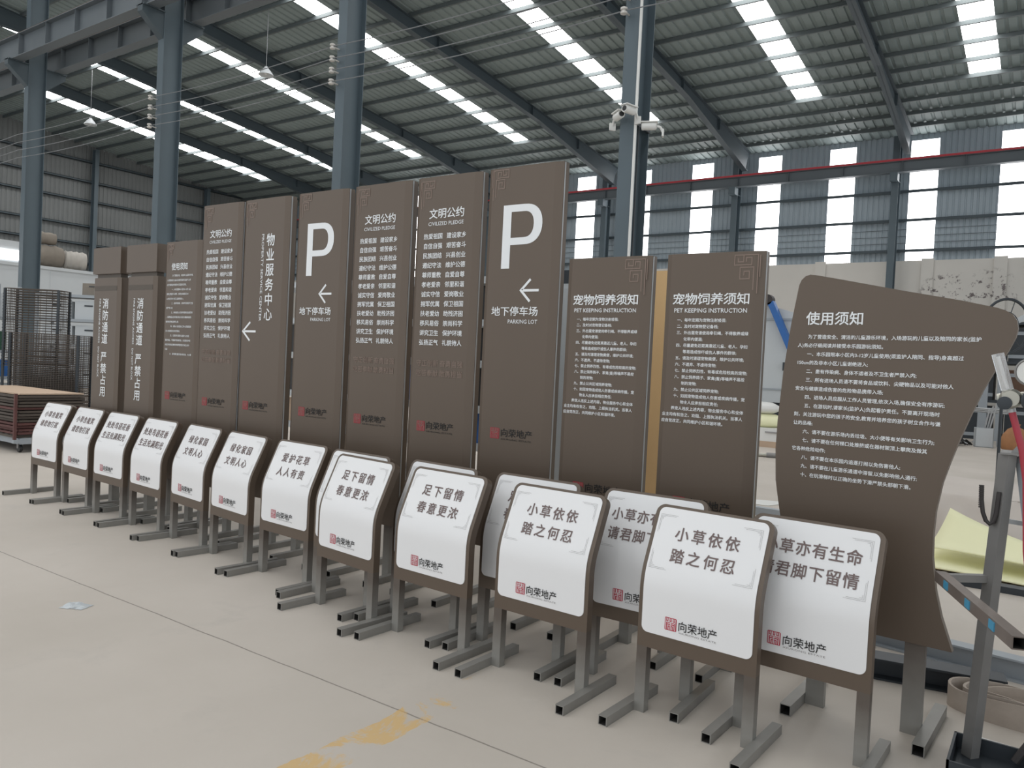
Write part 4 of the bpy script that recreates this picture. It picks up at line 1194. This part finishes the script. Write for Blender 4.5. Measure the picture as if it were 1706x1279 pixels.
def gas():
    t = thing('gas_cylinder', 'grey gas cylinder with gauge and red hose at the right edge', 'cylinder', (.115, 2.60, 0))
    MB().lathe([(.08, 0), (.11, .01), (.11, 1.32), (.105, 1.40), (.085, 1.46), (.05, 1.50), (.035, 1.52), (.035, 1.56)], (0, 0, 0), 28).build('shell', M['cyl'], t, 40)
    MB().lathe([(.018, 1.56), (.018, 1.66), (.012, 1.67)], (0, 0, 0), 12).build('valve', M['brass'], t, 40)
    MB().lathe([(.03, 1.67), (.035, 1.675), (.035, 1.69), (.03, 1.695)], (0, 0, 0), 16).build('valve_wheel', M['greypaint'], t, 40)
    regulator(t)
gas()

def fan():
    t = thing('pedestal_fan', 'industrial fan with a round black guard above the rules board corner', 'fan', (-.39, 8.52, 0))
    for r, nm in ((.25, 'guard_ring'), (.13, 'guard_ring')):
        n = 36; MB().tube([(r*.72*math.cos(2*PI*i/n), -.08+r*.30*math.cos(2*PI*i/n), 2.12+r*math.sin(2*PI*i/n)) for i in range(n+1)], .013 if r > .2 else .005, 8).build(nm, M['dark'], t, 50)
    for k in range(3):
        a = 2*PI*k/3+.5
        MB().bar((0, -.06, 2.12), (.19*math.cos(a), -.06+.08*math.cos(a), 2.12+.23*math.sin(a)), .012, .05).build('blade', M['greywhite'], t)
    for k in range(6):
        a = 2*PI*k/6+.2
        MB().bar((0, -.085, 2.12), (.25*.72*math.cos(a), -.08+.075*math.cos(a), 2.12+.25*math.sin(a)), .006).build('guard_spoke', M['dark'], t)
    MB().lathe([(.05, -.10), (.07, -.06), (.07, .10), (.05, .14)], (0, 0, 2.12), 16, 'y').build('motor', M['dark'], t, 40)
    MB().tube([(0, .0, .05), (0, 0, 2.0)], .014, 12).build('pole', M['dark'], t, 40)
    MB().lathe([(.25, 0), (.26, .02), (.24, .05), (.05, .08)], (0, 0, 0), 24).build('base', M['dark'], t, 40)
fan()

# dark rack and loose goods on the floor at the back right
t = thing('dark_rack', 'tall dark rack of stored crates at the back right', 'rack', (-3.9, 27.0, 0))
for x in (0, 2.6, 5.2):
    for y in (0, 1.5): MB().bar((x, y, 0), (x, y, 3.6), .14).build('post', M['greypaint'], t)
for z in (1.2, 2.35, 3.5): MB().box((-.08, -.08, z-.08), (5.28, 1.58, z)).build('shelf', M['dark'], t)
for i, (x, z, w_, h_, m_, lab) in enumerate(((.12, 2.352, 2.3, .95, 'dark', 'dark crate on the upper left of the dark rack'), (2.75, 2.352, 2.2, .98, 'dark', 'dark crate on the upper right of the dark rack'), (.12, 1.202, 2.3, .95, 'dark', 'dark crate on the middle left of the dark rack'), (2.75, 1.202, 2.2, .9, 'rust', 'rusty crate on the middle right of the dark rack'), (.12, .002, 2.3, 1.0, 'dark', 'dark crate on the floor at the left of the dark rack'), (2.75, .002, 2.2, 1.0, 'dark', 'dark crate on the floor at the right of the dark rack'))):
    tt = thing('storage_crate', lab, 'crate', (-3.9+x, 27.12, z), 0, 'crates in the dark rack')
    MB().box((0, 0, 0), (w_, 1.25, h_)).build('box', M[m_], tt)
    MB().box((0, -.02, .1), (w_, 0, .2)).box((0, -.02, h_-.2), (w_, 0, h_-.1)).build('rib', M['greypaint'], tt)
t = thing('square_post', 'grey square post standing on the floor before the dark rack', 'post', (-1.62, 25.6, 0))
MB().bar((0, 0, .02), (0, 0, 2.75), .21).build('upright', M['greypaint'], t); MB().box((-.2, -.2, 0), (.2, .2, .02)).build('foot_plate', M['greypaint'], t)
t = thing('open_bin', 'small pale grey open bin holding white rods, on the floor at the back right', 'bin', (-1.62, 23.6, 0), .15)
b = MB()
for a0, a1 in (((0, 0, 0), (.42, .02, .5)), ((0, .40, 0), (.42, .42, .5)), ((0, 0, 0), (.02, .42, .5)), ((.40, 0, 0), (.42, .42, .5)), ((0, 0, 0), (.42, .42, .02))): b.box(a0, a1)
b.build('shell', M['greywhite'], t)
for k in range(3): MB().tube([(.15+.05*k, .2, .05), (.30+.08*k, .15, 1.0+.08*k)], .022, 6).build('rod', M['edge'], t)
t = thing('tube_trestle', 'low trestle carrying thin pale tubes behind the open bin', 'trestle', (-3.0, 24.4, 0))
for k in range(3): MB().tube([(0, .16*k, 1.02-.03*k), (2.0, .16*k, .98-.05*k)], .025, 8).build('tube', M['edge'], t)
for x in (.1, 1.85): MB().bar((x, -.06, .88), (x, .40, .82), .05).bar((x, -.04, 0), (x, -.04, .88), .05).bar((x, .38, 0), (x, .38, .82), .05).build('leg_frame', M['greypaint'], t)
def scrap():
    rnd = random.Random(5); m = MB()
    for k in range(130):
        x, y = min(-1.98, rnd.gauss(-2.3, .25)), rnd.gauss(23.6, .3); z = .02+rnd.random()**2*.36*max(0, 1-abs(x+2.3)/.8)
        a = rnd.uniform(0, PI); l = rnd.uniform(.1, .3)
        m.cur = rnd.choice((0, 0, 0, 1))
        m.tube([(x, y, z), (x+l*.5*math.cos(a), y+l*.3*math.sin(a), z+.12*rnd.random()), (x+l*math.cos(a), y+l*.6*math.sin(a), max(.02, z-.02))], .022, 5)
    o = m.build('cable_scrap', [M['black'], M['edge']]); tag(o, 'tangled heap of black cable offcuts left of the open bin', 'cable offcuts', kind='stuff')
scrap()
def soft_bag():
    m = MB(); n = 16; rings = []
    prof_ = [(.30, 0), (.42, .08), (.45, .3), (.40, .55), (.25, .74), (.10, .82), (.14, .92)]
    for r, z in prof_: rings += [(r*math.cos(2*PI*k/n)*(1+.08*math.sin(3*k+z*9)), r*.7*math.sin(2*PI*k/n), z) for k in range(n)]
    fs = [(i*n+k, i*n+(k+1) % n, (i+1)*n+(k+1) % n, (i+1)*n+k) for i in range(len(prof_)-1) for k in range(n)] + [tuple(range(n))]
    o = m.add(rings, fs).build('soft_bag', M['leather'], smooth=60); o.location = (-.72, 23.0, 0); o.scale = (.7, .7, .75)
    tag(o, 'orange-brown tied bag on the floor at the right edge', 'bag')
soft_bag()
# crumpled plastic scrap on the open floor
def plastic_scrap():
    rnd = random.Random(11); n = 9; m = MB(); vs = []; fs = []
    for j in range(n):
        for i in range(n):
            x, y = (i/(n-1)-.5)*.15, (j/(n-1)-.5)*.10
            r = max(0, 1-(abs(x)/.075)**2)*max(0, 1-(abs(y)/.05)**2)
            vs.append((x+rnd.uniform(-.006, .006), y+rnd.uniform(-.006, .006), .002+.030*r*rnd.uniform(.4, 1)))
    for j in range(n-1):
        for i in range(n-1): k = j*n+i; fs.append((k, k+1, k+n+1, k+n))
    o = m.add(vs, fs).build('plastic_scrap', M['greywhite']); o.location = (-4.66, 2.32, 0); o.rotation_euler = (0, 0, .5)
    tag(o, 'small crumpled plastic scrap on the open floor near the sawn joint', 'litter')
plastic_scrap()
